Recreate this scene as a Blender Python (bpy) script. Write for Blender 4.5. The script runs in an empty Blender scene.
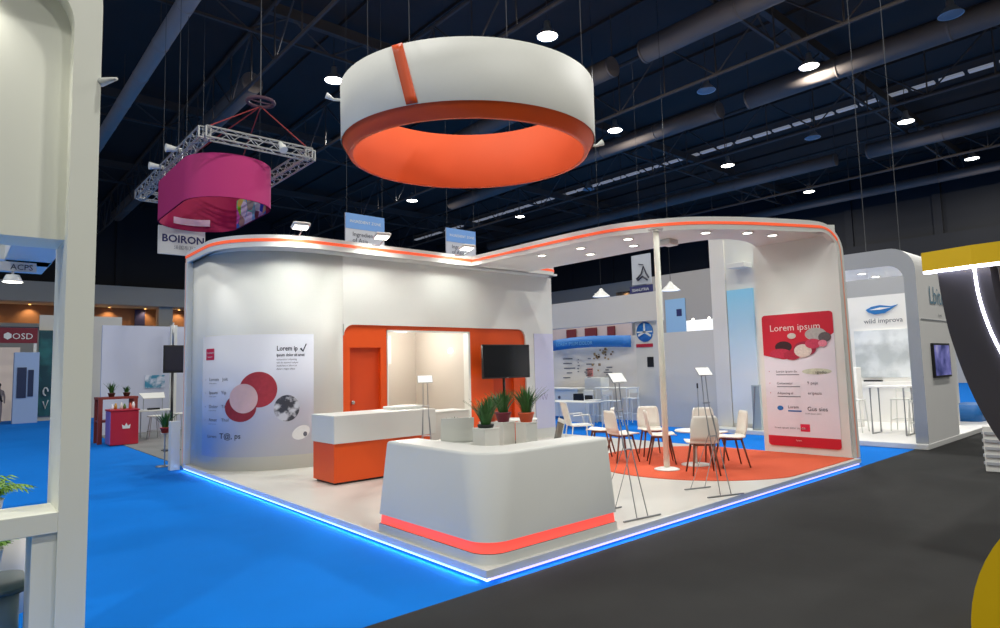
import bpy, bmesh, math, random
from mathutils import Vector, Matrix
R = math.radians
PI = math.pi
C = bpy.context.scene.collection
sc = bpy.context.scene

# ---------------------------------------------------------------- camera, world, exposure
CAM = (-3.289, -3.996, 1.70)
cam_d = bpy.data.cameras.new('camera')
cam = bpy.data.objects.new('camera', cam_d); C.objects.link(cam)
cam_d.sensor_fit = 'HORIZONTAL'; cam_d.sensor_width = 36.0
cam_d.lens = 630.0 / 1000.0 * 36.0
cam_d.clip_start = 0.05; cam_d.clip_end = 300
def aim_camera(yaw=48.8, pitch=4.9, roll=1.45):
    a, p, r = R(yaw), R(pitch), R(roll)
    fh = Vector((math.cos(a), math.sin(a), 0)); rh = Vector((math.sin(a), -math.cos(a), 0)); up = Vector((0, 0, 1))
    f = fh*math.cos(p) + up*math.sin(p)
    u0 = -fh*math.sin(p) + up*math.cos(p)
    right = rh*math.cos(r) - u0*math.sin(r)
    u = u0*math.cos(r) + rh*math.sin(r)
    m = Matrix((right, u, -f)).transposed().to_4x4()
    m.translation = Vector(CAM)
    cam.matrix_world = m
aim_camera()
sc.camera = cam
w = bpy.data.worlds.new('hall_air'); sc.world = w; w.use_nodes = True
w.node_tree.nodes['Background'].inputs[0].default_value = (0.93, 0.96, 1.0, 1)
w.node_tree.nodes['Background'].inputs[1].default_value = 0.25
sc.view_settings.view_transform = 'Standard'
sc.view_settings.look = 'None'
sc.view_settings.gamma = 1.0
sc.view_settings.use_curve_mapping = False
sc.view_settings.exposure = 0.0
HIGH_BAY_W = 500.0

# ---------------------------------------------------------------- materials
def lin(c):
    return tuple(((v/255.0)/12.92 if v/255.0 <= .04045 else ((v/255.0+.055)/1.055)**2.4) for v in c)
MATS = {}
def mat(name, rgb, rough=.5, metal=0.0, emit=0.0, emit_rgb=None, noise=0.0, nscale=20.0, bump=0.0, bscale=60.0, spec=.5, alpha=1.0, trans=0.0, coat=0.0):
    if name in MATS: return MATS[name]
    m = bpy.data.materials.new(name); m.use_nodes = True
    nt = m.node_tree; b = nt.nodes['Principled BSDF']
    col = (*lin(rgb), 1)
    b.inputs['Base Color'].default_value = col
    b.inputs['Roughness'].default_value = rough
    b.inputs['Metallic'].default_value = metal
    b.inputs['Specular IOR Level'].default_value = spec
    b.inputs['Coat Weight'].default_value = coat
    if trans: b.inputs['Transmission Weight'].default_value = trans
    if alpha < 1: b.inputs['Alpha'].default_value = alpha
    if emit:
        b.inputs['Emission Color'].default_value = (*lin(emit_rgb or rgb), 1)
        b.inputs['Emission Strength'].default_value = emit
    tc = nt.nodes.new('ShaderNodeTexCoord')
    if noise or True:
        n = nt.nodes.new('ShaderNodeTexNoise'); n.inputs['Scale'].default_value = nscale; n.inputs['Detail'].default_value = 5
        nt.links.new(tc.outputs['Object'], n.inputs['Vector'])
        ramp = nt.nodes.new('ShaderNodeMixRGB'); k = noise if noise else .02
        ramp.inputs[1].default_value = tuple(v*(1-k) for v in col[:3]) + (1,)
        ramp.inputs[2].default_value = tuple(min(1, v*(1+k)) for v in col[:3]) + (1,)
        nt.links.new(n.outputs['Fac'], ramp.inputs[0]); nt.links.new(ramp.outputs[0], b.inputs['Base Color'])
    if bump:
        n2 = nt.nodes.new('ShaderNodeTexNoise'); n2.inputs['Scale'].default_value = bscale; n2.inputs['Detail'].default_value = 3
        nt.links.new(tc.outputs['Object'], n2.inputs['Vector'])
        bp = nt.nodes.new('ShaderNodeBump'); bp.inputs['Strength'].default_value = bump; bp.inputs['Distance'].default_value = .01
        nt.links.new(n2.outputs['Fac'], bp.inputs['Height']); nt.links.new(bp.outputs[0], b.inputs['Normal'])
    MATS[name] = m
    return m
WHITE = mat('white_paint', (222, 223, 216), .45, noise=.03, nscale=2)
CREAM = mat('cream_paint', (242, 243, 227), .5, noise=.03, nscale=2)
ORANGE = mat('orange_laminate', (228, 82, 14), .45, noise=.06, nscale=1.5)
ORANGE_D = mat('orange_door', (205, 66, 10), .5, noise=.06, nscale=1.5)
ORANGE_CARPET = mat('orange_carpet', (206, 84, 48), .95, noise=.15, nscale=90, bump=.4, bscale=300)
BLUE_CARPET = mat('blue_carpet', (0, 112, 205), .95, noise=.06, nscale=3, bump=.3, bscale=400, spec=.15)
DARK_CARPET = mat('charcoal_carpet', (50, 50, 49), .95, noise=.12, nscale=4, bump=.3, bscale=400, spec=.15)
GREY_CARPET = mat('grey_carpet', (120, 122, 122), .95, noise=.1, nscale=4)
PLATFORM = mat('platform_laminate', (205, 203, 194), .32, noise=.04, nscale=3)
EDGE = mat('aluminium_edge', (190, 192, 196), .35, .6)
METAL = mat('brushed_metal', (170, 172, 174), .35, .85)
GALV = mat('truss_aluminium', (176, 176, 172), .45, .5)
WIRE = mat('wire_steel', (58, 60, 64), .7)
BLACK = mat('black_plastic', (16, 16, 18), .35)
SCREEN = mat('screen_glass', (8, 9, 12), .12)
WOOD = mat('brown_wood', (134, 78, 44), .5, noise=.25, nscale=14)
WOODL = mat('oak_wood', (112, 64, 44), .55, noise=.2, nscale=14)
SHELL = mat('chair_shell', (232, 226, 214), .4)
HALL = mat('hall_dark_steel', (62, 50, 42), .8, noise=.2, nscale=.6)
HALLW = mat('hall_wall_cladding', (36, 36, 38), .8, noise=.15, nscale=.6)
HALLBEAM = mat('hall_beam_steel', (84, 74, 66), .7, noise=.15, nscale=.8)
DUCT = mat('grey_duct', (116, 104, 94), .75, noise=.12, nscale=.9)
BEIGE = mat('beige_wall', (205, 200, 184), .7, noise=.05, nscale=.4)
BROWN = mat('brown_recess_wall', (150, 108, 78), .8, noise=.1, nscale=.4)
WHITE2 = mat('bright_white_paint', (244, 242, 236), .45, noise=.02, nscale=2)
GREYW = mat('grey_booth_wall', (214, 210, 200), .6, noise=.03, nscale=1)
GREIGE = mat('greige_wall', (196, 190, 180), .35, noise=.03, nscale=1)
LEAF = mat('green_leaf', (44, 98, 34), .5, noise=.35, nscale=30)
LEAF2 = mat('yellow_green_leaf', (130, 176, 60), .5, noise=.35, nscale=30)
TERRA = mat('terracotta', (206, 84, 44), .6)
REDP = mat('red_laminate', (178, 28, 52), .4)
GRAFIT = mat('graphite_panel', (58, 56, 62), .55, noise=.08, nscale=3)
YELLOW = mat('yellow_panel', (248, 204, 8), .45, noise=.04, nscale=2)
MAGENTA = mat('magenta_fabric', (176, 32, 104), .7, noise=.05, nscale=1.5)
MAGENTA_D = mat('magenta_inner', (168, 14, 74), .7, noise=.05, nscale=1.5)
POSTERW = mat('poster_lavender_white', (210, 213, 224), .5, noise=.02, nscale=1)
POSTERR = mat('poster_red', (196, 26, 48), .45)
INK = mat('grey_ink', (96, 98, 108), .6)
INKD = mat('dark_ink', (44, 46, 62), .6)
NAVY = mat('navy_ink', (36, 40, 92), .6)
BLUEP = mat('blue_print', (38, 112, 184), .5)
LBLUE = mat('light_blue_print', (110, 156, 214), .5)
LEDW = mat('led_white', (255, 255, 255), .5, emit=9.0, emit_rgb=(235, 235, 255))
LEDB = mat('led_cool', (200, 220, 255), .5, emit=2.4, emit_rgb=(150, 190, 255))
LEDP = mat('led_violet', (210, 205, 255), .5, emit=1.3, emit_rgb=(214, 200, 255))
LEDR = mat('led_coral', (250, 80, 70), .5, emit=1.0, emit_rgb=(255, 84, 72))
STRIPE = mat('led_orange_line', (250, 96, 50), .5, emit=.45, emit_rgb=(255, 100, 60))
GLOW = mat('lamp_glow', (255, 255, 255), .5, emit=14.0, emit_rgb=(255, 252, 240))
GLOWS = mat('downlight_glow', (255, 255, 255), .5, emit=6.0, emit_rgb=(255, 250, 235))
WARM = mat('warm_glow', (255, 220, 160), .5, emit=12.0, emit_rgb=(255, 190, 110))
SKYL = mat('skylight_glow', (150, 155, 165), .5, emit=.28, emit_rgb=(190, 195, 205))

# ---------------------------------------------------------------- mesh helper
class G:
    def __init__(s): s.v = []; s.f = []; s.m = []; s.sm = []
    def add(s, vs, fs, mi=0, smooth=False):
        n = len(s.v); s.v += [tuple(v) for v in vs]
        for f in fs: s.f.append([i+n for i in f]); s.m.append(mi); s.sm.append(smooth)
        return s
    def box(s, a, b, mi=0, bev=0.0, M=None):
        x0, y0, z0 = [min(p, q) for p, q in zip(a, b)]; x1, y1, z1 = [max(p, q) for p, q in zip(a, b)]
        bm = bmesh.new(); bmesh.ops.create_cube(bm, size=1)
        for v in bm.verts:
            v.co = Vector(((x0+x1)/2+v.co.x*(x1-x0), (y0+y1)/2+v.co.y*(y1-y0), (z0+z1)/2+v.co.z*(z1-z0)))
        if bev: bmesh.ops.bevel(bm, geom=bm.edges[:], offset=min(bev, .45*min(x1-x0, y1-y0, z1-z0)), segments=2, profile=.5, affect='EDGES')
        bm.verts.index_update()
        vs = [(M @ v.co if M else v.co.copy()) for v in bm.verts]
        s.add(vs, [[v.index for v in f.verts] for f in bm.faces], mi); bm.free(); return s
    def prism(s, poly, z0, z1, mi=0, fn=None, smooth=False):
        """poly: outline (2D) extruded z0..z1; fn maps (x,y,z)->3D"""
        fn = fn or (lambda x, y, z: (x, y, z)); n = len(poly)
        vs = [fn(p[0], p[1], z0) for p in poly] + [fn(p[0], p[1], z1) for p in poly]
        k = len(s.v); s.v += [tuple(v) for v in vs]
        for f, sm_ in [(list(range(n))[::-1], False), (list(range(n, 2*n)), False)] + [([i, (i+1) % n, (i+1) % n+n, i+n], smooth) for i in range(n)]:
            s.f.append([i+k for i in f]); s.m.append(mi); s.sm.append(sm_)
        return s
    def tube(s, pts, r, n=8, mi=0, caps=True):
        pts = [Vector(p) for p in pts]; rs = r if isinstance(r, (list, tuple)) else [r]*len(pts)
        rings = []
        for i, p in enumerate(pts):
            t = (pts[min(i+1, len(pts)-1)] - pts[max(i-1, 0)]).normalized()
            up = Vector((0, 0, 1)) if abs(t.z) < .9 else Vector((1, 0, 0))
            a = t.cross(up).normalized(); b = t.cross(a)
            rings.append([p + (a*math.cos(2*PI*k/n) + b*math.sin(2*PI*k/n))*rs[i] for k in range(n)])
        vs = [v for rg in rings for v in rg]; fs = []
        for i in range(len(pts)-1):
            for k in range(n): fs.append([i*n+k, i*n+(k+1) % n, (i+1)*n+(k+1) % n, (i+1)*n+k])
        s.add(vs, fs, mi, n > 6)
        if caps:
            s.add(rings[0], [list(range(n))[::-1]], mi); s.add(rings[-1], [list(range(n))], mi)
        return s
    def lathe(s, prof, c=(0, 0, 0), n=24, mi=0, M=None, smooth=True):
        vs = []; fs = []
        for (r, z) in prof:
            for k in range(n):
                v = Vector((c[0]+r*math.cos(2*PI*k/n), c[1]+r*math.sin(2*PI*k/n), c[2]+z)); vs.append(M @ v if M else v)
        for i in range(len(prof)-1):
            for k in range(n): fs.append([i*n+k, i*n+(k+1) % n, (i+1)*n+(k+1) % n, (i+1)*n+k])
        return s.add(vs, fs, mi, smooth)
    def sheet(s, grid, mi=0, smooth=True, th=0.0):
        r, c = len(grid), len(grid[0])
        s.add([p for row in grid for p in row], [[i*c+j, i*c+j+1, (i+1)*c+j+1, (i+1)*c+j] for i in range(r-1) for j in range(c-1)], mi, smooth); return s
    def build(s, name, mats, parent=None, solid=0.0, bevel=0.0, origin=None):
        mats = mats if isinstance(mats, (list, tuple)) else [mats]
        if parent is not None: o0 = Vector(parent.get('_o', (0, 0, 0)))
        elif origin is not None: o0 = Vector(origin)
        elif s.v:
            xs, ys, zs = zip(*s.v); o0 = Vector(((min(xs)+max(xs))/2, (min(ys)+max(ys))/2, min(zs)))
        me = bpy.data.meshes.new(name); me.from_pydata([tuple(Vector(v)-o0) for v in s.v], [], s.f)
        for m in mats: me.materials.append(m)
        for p, mi, sm_ in zip(me.polygons, s.m, s.sm): p.material_index = mi; p.use_smooth = sm_
        bm = bmesh.new(); bm.from_mesh(me); bmesh.ops.remove_doubles(bm, verts=bm.verts, dist=1e-5); bmesh.ops.recalc_face_normals(bm, faces=bm.faces); bm.to_mesh(me); bm.free()
        o = bpy.data.objects.new(name, me); C.objects.link(o); o['_o'] = tuple(o0)
        if parent is not None: o.parent = parent
        else: o.location = o0
        if solid: md = o.modifiers.new('thickness', 'SOLIDIFY'); md.thickness = solid; md.offset = 0
        if bevel: md = o.modifiers.new('soft_edges', 'BEVEL'); md.width = bevel; md.segments = 2; md.limit_method = 'ANGLE'
        return o
def tag(o, label, cat, group=None):
    o['label'] = label; o['category'] = cat
    if group: o['group'] = group
    return o
def thing(name, label, cat, loc=(0, 0, 0), group=None):
    o = bpy.data.objects.new(name, None); C.objects.link(o); o.location = loc; o['_o'] = tuple(loc); o.empty_display_size = .1
    return tag(o, label, cat, group)
def struct(o): o['kind'] = 'structure'; return o
def dup(root, loc, rotz=None, label=None, group=None, scale=None):
    r = root.copy(); C.objects.link(r); r.location = loc
    if rotz is not None: r.rotation_euler = (0, 0, rotz)
    if scale: r.scale = (scale,)*3
    if label: r['label'] = label
    if group: r['group'] = group
    for ch in list(root.children):
        c = ch.copy(); C.objects.link(c); c.parent = r
        for g in list(ch.children):
            d = g.copy(); C.objects.link(d); d.parent = c
    return r
def text_mesh(body, size, fn, name, m, parent, align='LEFT', extrude=0.0, bold=0.0):
    """flat lettering; fn maps (x, y) of the text to a 3D point"""
    cu = bpy.data.curves.new('lettering', 'FONT'); cu.body = body; cu.size = size; cu.align_x = align; cu.resolution_u = 2; cu.offset = bold
    t = bpy.data.objects.new('lettering', cu); C.objects.link(t)
    dg = bpy.context.evaluated_depsgraph_get(); dg.update()
    me = bpy.data.meshes.new_from_object(t.evaluated_get(dg)); C.objects.unlink(t); bpy.data.objects.remove(t)
    g = G(); g.add([fn(v.co.x, v.co.y) for v in me.vertices], [list(p.vertices) for p in me.polygons], 0)
    return g.build(name, m, parent)
def spot(parent, loc, to, power, size=70, blend=.6, color=(1, .97, .92), r=.04, name='light_source'):
    d = bpy.data.lights.new(name, 'SPOT'); d.energy = power; d.spot_size = R(size); d.spot_blend = blend; d.color = color; d.shadow_soft_size = r
    o = bpy.data.objects.new(name, d); C.objects.link(o); o.parent = parent
    o0 = Vector(parent.get('_o', (0, 0, 0))); o.location = Vector(loc)-o0
    o.rotation_euler = (Vector(to)-Vector(loc)).to_track_quat('-Z', 'Y').to_euler(); return o
def pointl(parent, loc, power, color=(1, 1, 1), r=.05, name='light_source'):
    d = bpy.data.lights.new(name, 'POINT'); d.energy = power; d.color = color; d.shadow_soft_size = r
    o = bpy.data.objects.new(name, d); C.objects.link(o); o.parent = parent; o.location = Vector(loc)-Vector(parent.get('_o', (0, 0, 0))); return o
def arc(cx, cy, rx, ry, a0, a1, n=14):
    return [(cx+rx*math.cos(R(a0+(a1-a0)*i/n)), cy+ry*math.sin(R(a0+(a1-a0)*i/n))) for i in range(n+1)]
def rrect(x0, y0, x1, y1, r, n=5, corners='1234'):
    out = []
    for k, (cx, cy, a) in enumerate([(x1-r, y1-r, 0), (x0+r, y1-r, 90), (x0+r, y0+r, 180), (x1-r, y0+r, 270)]):
        if str(k+1) in corners: out += arc(cx, cy, r, r, a, a+90, n)
        else: out.append(((x1, y1), (x0, y1), (x0, y0), (x1, y0))[k])
    return out
def catmull(P, n=8):
    out = []; P = [Vector(p) for p in P]
    for i in range(len(P)-1):
        p0, p1, p2, p3 = P[max(i-1, 0)], P[i], P[i+1], P[min(i+2, len(P)-1)]
        for k in range(n):
            t = k/n; out.append(.5*((2*p1)+(-p0+p2)*t+(2*p0-5*p1+4*p2-p3)*t*t+(-p0+3*p1-3*p2+p3)*t**3))
    out.append(P[-1]); return out
def normals2(path):
    """left-hand normals of a 2D polyline, mitred"""
    N = []
    for i in range(len(path)):
        a = Vector(path[max(i-1, 0)][:2]); b = Vector(path[i][:2]); c = Vector(path[min(i+1, len(path)-1)][:2])
        d1 = (b-a).normalized() if (b-a).length > 1e-6 else (c-b).normalized()
        d2 = (c-b).normalized() if (c-b).length > 1e-6 else d1
        n1 = Vector((-d1.y, d1.x)); n2 = Vector((-d2.y, d2.x)); n = (n1+n2)
        n = n.normalized()/max(.4, math.sqrt((1+n1.dot(n2))/2)); N.append(n)
    return N
def strip(g, path, o0, o1, z0, z1, mi=0, smooth=False):
    """wall following a plan path, from offset o0 to o1, z0 to z1"""
    N = normals2(path); n = len(path)
    A = [(path[i][0]+N[i].x*o0, path[i][1]+N[i].y*o0) for i in range(n)]
    B = [(path[i][0]+N[i].x*o1, path[i][1]+N[i].y*o1) for i in range(n)]
    vs = []; fs = []
    for a, b in zip(A, B): vs += [(*a, z0), (*a, z1), (*b, z1), (*b, z0)]
    for i in range(n-1):
        for k in range(4): fs.append([i*4+k, i*4+(k+1) % 4, (i+1)*4+(k+1) % 4, (i+1)*4+k])
    fs += [[0, 1, 2, 3], [(n-1)*4+k for k in (3, 2, 1, 0)]]
    return g.add(vs, fs, mi, smooth)

# ================================================================ THE HALL
def slab(name, poly, z0, z1, m): return struct(G().prism(poly, z0, z1).build(name, m))
struct(G().box((-40, -.08, -.3), (60, 60, 0)).build('floor', BLUE_CARPET))
o = struct(G().box((-40, -40, -.3), (60, -.08, 0)).build('floor', DARK_CARPET))
cg = G()
for i in range(22):
    x = -8+i*2.6; cg.box((x, -10, 14.98), (x+.14, 55, 15.15))
cg.box((-10, -10, 15.1), (56, 55, 15.35))
struct(cg.build('ceiling', HALL))
# right wall: dark cladding above, pale wall below
wg = G(); wg.box((46, -30, 9.8), (46.4, 52, 15.2))
for k in range(13): wg.box((45.8, -20+k*5.5, 9.8), (46.0, -19.5+k*5.5, 15.2))
struct(wg.build('wall_right', HALLW))
struct(G().box((46, -30, 0), (46.5, 52, 9.8)).build('wall_right', mat('mid_grey_hall_wall', (196, 192, 182), .8)))
struct(G().box((45.7, -30, 8.5), (46, 15, 9.8)).build('wall_right', HALLW))
wg = G(); wg.box((-30, 51, 8.5), (46.4, 51.4, 15.2))
for k in range(13): wg.box((-30+k*6, 50.8, 8.5), (-29.5+k*6, 51.0, 15.2))
struct(wg.build('wall_back', HALLW))
struct(G().box((-30, 51, 0), (46, 51.5, 5.6)).build('wall_back', BEIGE))
struct(G().box((-30, 49.6, 7.1), (46, 52.3, 8.5)).build('trim_1', BEIGE))
struct(G().box((-30, 52.2, 5.5), (46, 52.5, 7.2)).build('wall_back', BROWN))
struct(G().box((-30, 50.0, 5.35), (46, 52.4, 5.6)).build('trim_2', BEIGE))
for k in range(7):
    x = -4+k*2.45
    t = thing('recessed_downlight', 'warm downlight over the far mezzanine, ' + ['hidden behind the left portal', 'at the left edge of the view', 'just left of the left portal post', 'behind the left portal post', 'leftmost of those right of the left portal post', 'second right of the left portal post', 'rightmost, beside the main stand wall'][k], 'downlight', (x, 51.7, 7.08), 'warm downlights over the far mezzanine')
    G().lathe([(.0, .0), (.10, 0), (.10, .02)], (x, 51.7, 7.06), 12).build('lens', WARM, t)
    G().lathe([(.10, 0), (.16, 0), (.16, .04), (.1, .04)], (x, 51.7, 7.05), 12).build('trim_ring', WHITE, t)
    spot(t, (x, 51.7, 7.0), (x, 52.1, 5.5), 90, 110, .8, (1, .68, .34))
# mezzanine pillar and doorway
struct(G().box((8.9, 50.3, 0), (9.9, 51.2, 7.3)).build('trim_3', BEIGE))
struct(G().box((7.6, 52.05, 5.6), (8.3, 52.2, 7.0)).build('door_1', NAVY))

# roof trusses (each one a thing of the hall: structure)
def truss(x, z0=12.2, z1=14.2, y0=-8, y1=50):
    g = G()
    g.tube([(x, y0, z0), (x, y1, z0)], .07, 6); g.tube([(x, y0, z1), (x, y1, z1)], .08, 6)
    y = y0; k = 0
    while y < y1-1:
        g.tube([(x, y, z0 if k % 2 else z1), (x, y+2.2, z1 if k % 2 else z0)], .035, 4, caps=False)
        g.tube([(x, y+2.2, z0), (x, y+2.2, z1)], .03, 4, caps=False); y += 2.2; k += 1
    return struct(g.build('ceiling_truss', HALLBEAM))
for x in (4.6, 9.6, 17.5, 26, 36): truss(x)
for y in (6, 17, 28, 39):
    g = G(); g.box((-8, y-.12, 14.3), (46, y+.12, 14.7)); g.box((-8, y-.05, 13.4), (46, y+.05, 13.5))
    for k in range(18): g.tube([(-8+k*3, y, 13.45), (-6.5+k*3, y, 14.4)], .035, 4, caps=False); g.tube([(-6.5+k*3, y, 14.4), (-5+k*3, y, 13.45)], .035, 4, caps=False)
    struct(g.build('ceiling_truss', HALLBEAM))
def duct(x, y0, y1, r, z=13.0, label='', m=None):
    m = m or DUCT
    t = thing('air_duct', label, 'air duct', (x, y0, z), 'round air ducts under the hall roof')
    g = G(); pr = []
    n = max(2, int(abs(y1-y0)/3))
    pts = [(x, y0+(y1-y0)*i/n, z) for i in range(n+1)]
    g.tube(pts, r, 20); g.build('duct_tube', m, t)
    for i in range(n+1):
        p = pts[i]; G().tube([(x, p[1]-.04, z), (x, p[1]+.04, z)], r+.012, 20).build('joint_ring', m, t)
    for i in range(0, n+1, 2): G().tube([(x, pts[i][1], z+r), (x, pts[i][1], 15.1)], .02, 4).build('hanger_rod', HALLBEAM, t)
duct(1.75, 13.0, 46, .27, label='long round pale grey duct at upper left above the truss frame', m=mat('pale_duct', (176, 160, 146), .7, noise=.08, nscale=.8))
duct(15.3, -2, 8.9, .42, label='thick grey duct at top centre to the right of the ring')
duct(15.3, 10.4, 22, .38, label='grey duct passing behind the orange and white ring')
duct(22.35, -6, 8.6, .42, label='thick grey duct at the upper right corner')
duct(22.35, 10.0, 30, .38, label='grey duct right of the ring, above the canopy')
duct(34.2, -6, 7.9, .4, label='grey duct above the neighbouring portal stand')
duct(34.2, 9.6, 40, .34, label='long thin grey duct just above the canopy roof line')
duct(43.5, -6, 20, .3, label='farthest thin grey duct against the dark right wall')
duct(5.2, 20.0, 46, .4, label='darker duct behind the red hoist wires')
# roof light slot
def SKX(y): return 31.6 - .0*y
g = G()
for k in range(46): g.box((SKX(-4+k*1.15), -4+k*1.15, 14.75), (SKX(-4+k*1.15)+.3, -3.05+k*1.15, 14.85))
g.build('slot', SKYL, None); so = bpy.data.objects['slot']; so.name = 'skylight_strip'
tag(so, 'long broken line of pale daylight slots running across the dark roof', 'skylight')

# high-bay lamps
def high_bay(label, lit=True):
    t = thing('high_bay_lamp', label, 'ceiling lamp', (0, 0, 0), 'high bay lamps of the hall roof' if lit else 'unlit high bay lamps')
    G().lathe([(.0, .55), (.1, .55), (.13, .3), (.16, .28), (.36, .02), (.38, 0), (.36, 0), (.14, .26)], n=20).build('reflector', mat('lamp_aluminium', (200, 200, 200), .4, .4), t)
    G().lathe([(0, -.02), (.2, -.02), (.35, .02)], n=20).build('lens', GLOW if lit else mat('dull_lens', (150, 150, 150), .5), t)
    G().tube([(0, 0, .55), (0, 0, 2.1)], .015, 5).build('hanging_rod', HALLBEAM, t)
    if lit:
        d = bpy.data.lights.new('light_source', 'AREA'); d.shape = 'DISK'; d.size = .6; d.energy = HIGH_BAY_W; d.color = (1.0, .985, .95)
        l = bpy.data.objects.new('light_source', d); C.objects.link(l); l.parent = t; l.location = (0, 0, -.06)
    return t
lit0 = None
for i, (x, y, lab) in enumerate([
    (11.8, 10.4, 'bright lamp directly above the right part of the ring'),
    (7.6, 17.9, 'bright lamp touching the upper left edge of the ring'),
    (10.9, 23.2, 'bright lamp at the lower left edge of the ring'),
    (20.6, 14.5, 'bright lamp just right of the ring'),
    (21.36, 5.65, 'bright lamp at top right under the thick duct'),
    (31, 5.15, 'bright lamp at far upper right below the light slot'),
    (30.2, 13.96, 'bright lamp above the middle of the canopy'),
    (40, 13.5, 'small lamp above the right end of the canopy'),
    (40.66, 4.62, 'small lamp near the right edge over the dark wall'),
    (19.7, 30.9, 'small distant lamp below the left part of the ring'),
    (28.7, 30.0, 'small distant lamp below the right part of the ring'),
    (1.5, 5.3, 'lamp over the display stand, out of frame above'), (-8, 5.3, 'lamp over the left aisle'), (1.5, -4, 'lamp over the dark aisle'),
    (-8, -4, 'lamp behind the photographer at left'), (11.5, -4, 'lamp over the dark aisle further right'), (11.5, 2.5, 'lamp over the blue aisle right of the stand'),
    (-8, 14, 'lamp over the left aisle further back'), (1.5, -13, 'lamp behind the photographer'), (21, -4, 'lamp over the dark aisle far right')]):
    if lit0 is None: lit0 = o = high_bay(lab); o.location = (x, y, 13.0); o['label'] = 'hall '+lab
    else: o = dup(lit0, (x, y, 13.0), label='hall '+lab)
un0 = None
for (x, y, lab) in [(20.1, 9.3, 'unlit hall lamp over the ring side of the duct'), (21.36, 1.05, 'unlit hall lamp at the top right corner'), (29.5, 8.9, 'unlit hall lamp under the light slot, left of a lit one'), (27.3, 22, 'small unlit hall lamp left above the canopy')]:
    if un0 is None: un0 = o = high_bay(lab, False); o.location = (x, y, 13.0)
    else: dup(un0, (x, y, 13.0), label=lab)

# ================================================================ MAIN STAND
# platform
t = thing('raised_platform', 'low pale grey raised stand floor with glowing light edge on blue carpet', 'platform', (0, 0, 0))
G().box((0, 0, .03), (7.85, 8.65, .1), bev=.008).build('deck', PLATFORM, t)
G().box((-.012, -.012, .035), (7.86, 0, .098)).build('edge_strip', WHITE, t)
G().box((-.012, 0, .035), (0, 8.65, .098)).build('edge_strip', WHITE, t)
G().box((.05, .06, 0), (7.8, 8.6, .03)).build('plinth', BLACK, t)
o = G().box((-.004, -.004, .012), (.03, 8.6, .03)).build('light_strip', LEDB, t); o['label'] = 'cool white light line under the left edge'
o = G().box((-.004, -.004, .012), (7.8, .03, .03)).build('light_strip', LEDP, t); o['label'] = 'violet light line under the right edge'
for (cx_, cy_, ln, dx_, dy_, pw, col_) in [(-.03, 4.3, 8.5, -1, 0, 15, (.4, .68, 1)), (3.9, -.03, 7.6, 0, -1, 5, (.75, .72, 1))]:
    d = bpy.data.lights.new('light_source', 'AREA'); d.shape = 'RECTANGLE'; d.size = .02 if dx_ else ln; d.size_y = ln if dx_ else .02; d.energy = pw; d.color = col_
    l = bpy.data.objects.new('light_source', d); C.objects.link(l); l.parent = t; l.location = (cx_, cy_, .03)
    zx = Vector((-dx_, -dy_, .5)).normalized(); yv = Vector((0, 1, 0)) if dx_ else zx.cross(Vector((1, 0, 0))).normalized(); xv = yv.cross(zx).normalized()
    l.rotation_euler = Matrix((xv, yv, zx)).transposed().to_euler()
# orange round carpet
poly = []
for i in range(72):
    a = 2*PI*i/72; x = 6.12+1.9*math.cos(a); y = 1.75+1.78*math.sin(a); poly.append((min(x, 7.78), .06 if (x > 6.12 and math.sin(a) < 0) else max(y, .06)))
poly = [p for i_, p in enumerate(poly) if not (p[1] == .06 and p[0] > 6.13 and p[0] < 7.7)]
poly = [p for p in poly if not (p[0] > 7.7 and p[1] == .06)]; poly.append((7.78, .06))
tag(G().prism(poly, .1, .108).build('round_carpet', ORANGE_CARPET), 'round orange carpet under the white chairs, cut off at the stand edge', 'carpet')

# back wall ------------------------------------------------------
WP = [(.08, 8.6), (.08, 8.1), (.08, 7.7)] + [(1.6-1.52*math.cos(R(a)), 7.7-1.3*math.sin(R(a))) for a in range(4, 91, 4)] + [(1.6, 6.4), (2.04, 6.4)]
WL = [0]
for a, b in zip(WP, WP[1:]): WL.append(WL[-1]+math.dist(a, b))
WN = normals2(WP)
def wall_at(s_, z, off=0.0):
    i = 0
    while i < len(WL)-2 and WL[i+1] < s_: i += 1
    t_ = (s_-WL[i])/max(1e-6, WL[i+1]-WL[i])
    x = WP[i][0]+t_*(WP[i+1][0]-WP[i][0]); y = WP[i][1]+t_*(WP[i+1][1]-WP[i][1])
    n = WN[i].lerp(WN[i+1], t_)
    return (x-n.x*off, y-n.y*off, z)        # minus: towards the viewer side
wt = thing('stand_wall', 'white back wall of the stand, curved at its left end, with orange doorway surround', 'wall', (2, 6.6, .1))
g = G(); strip(g, WP, 0, .14, .1, 3.8, smooth=True); g.build('curved_panel', WHITE, wt)
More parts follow.
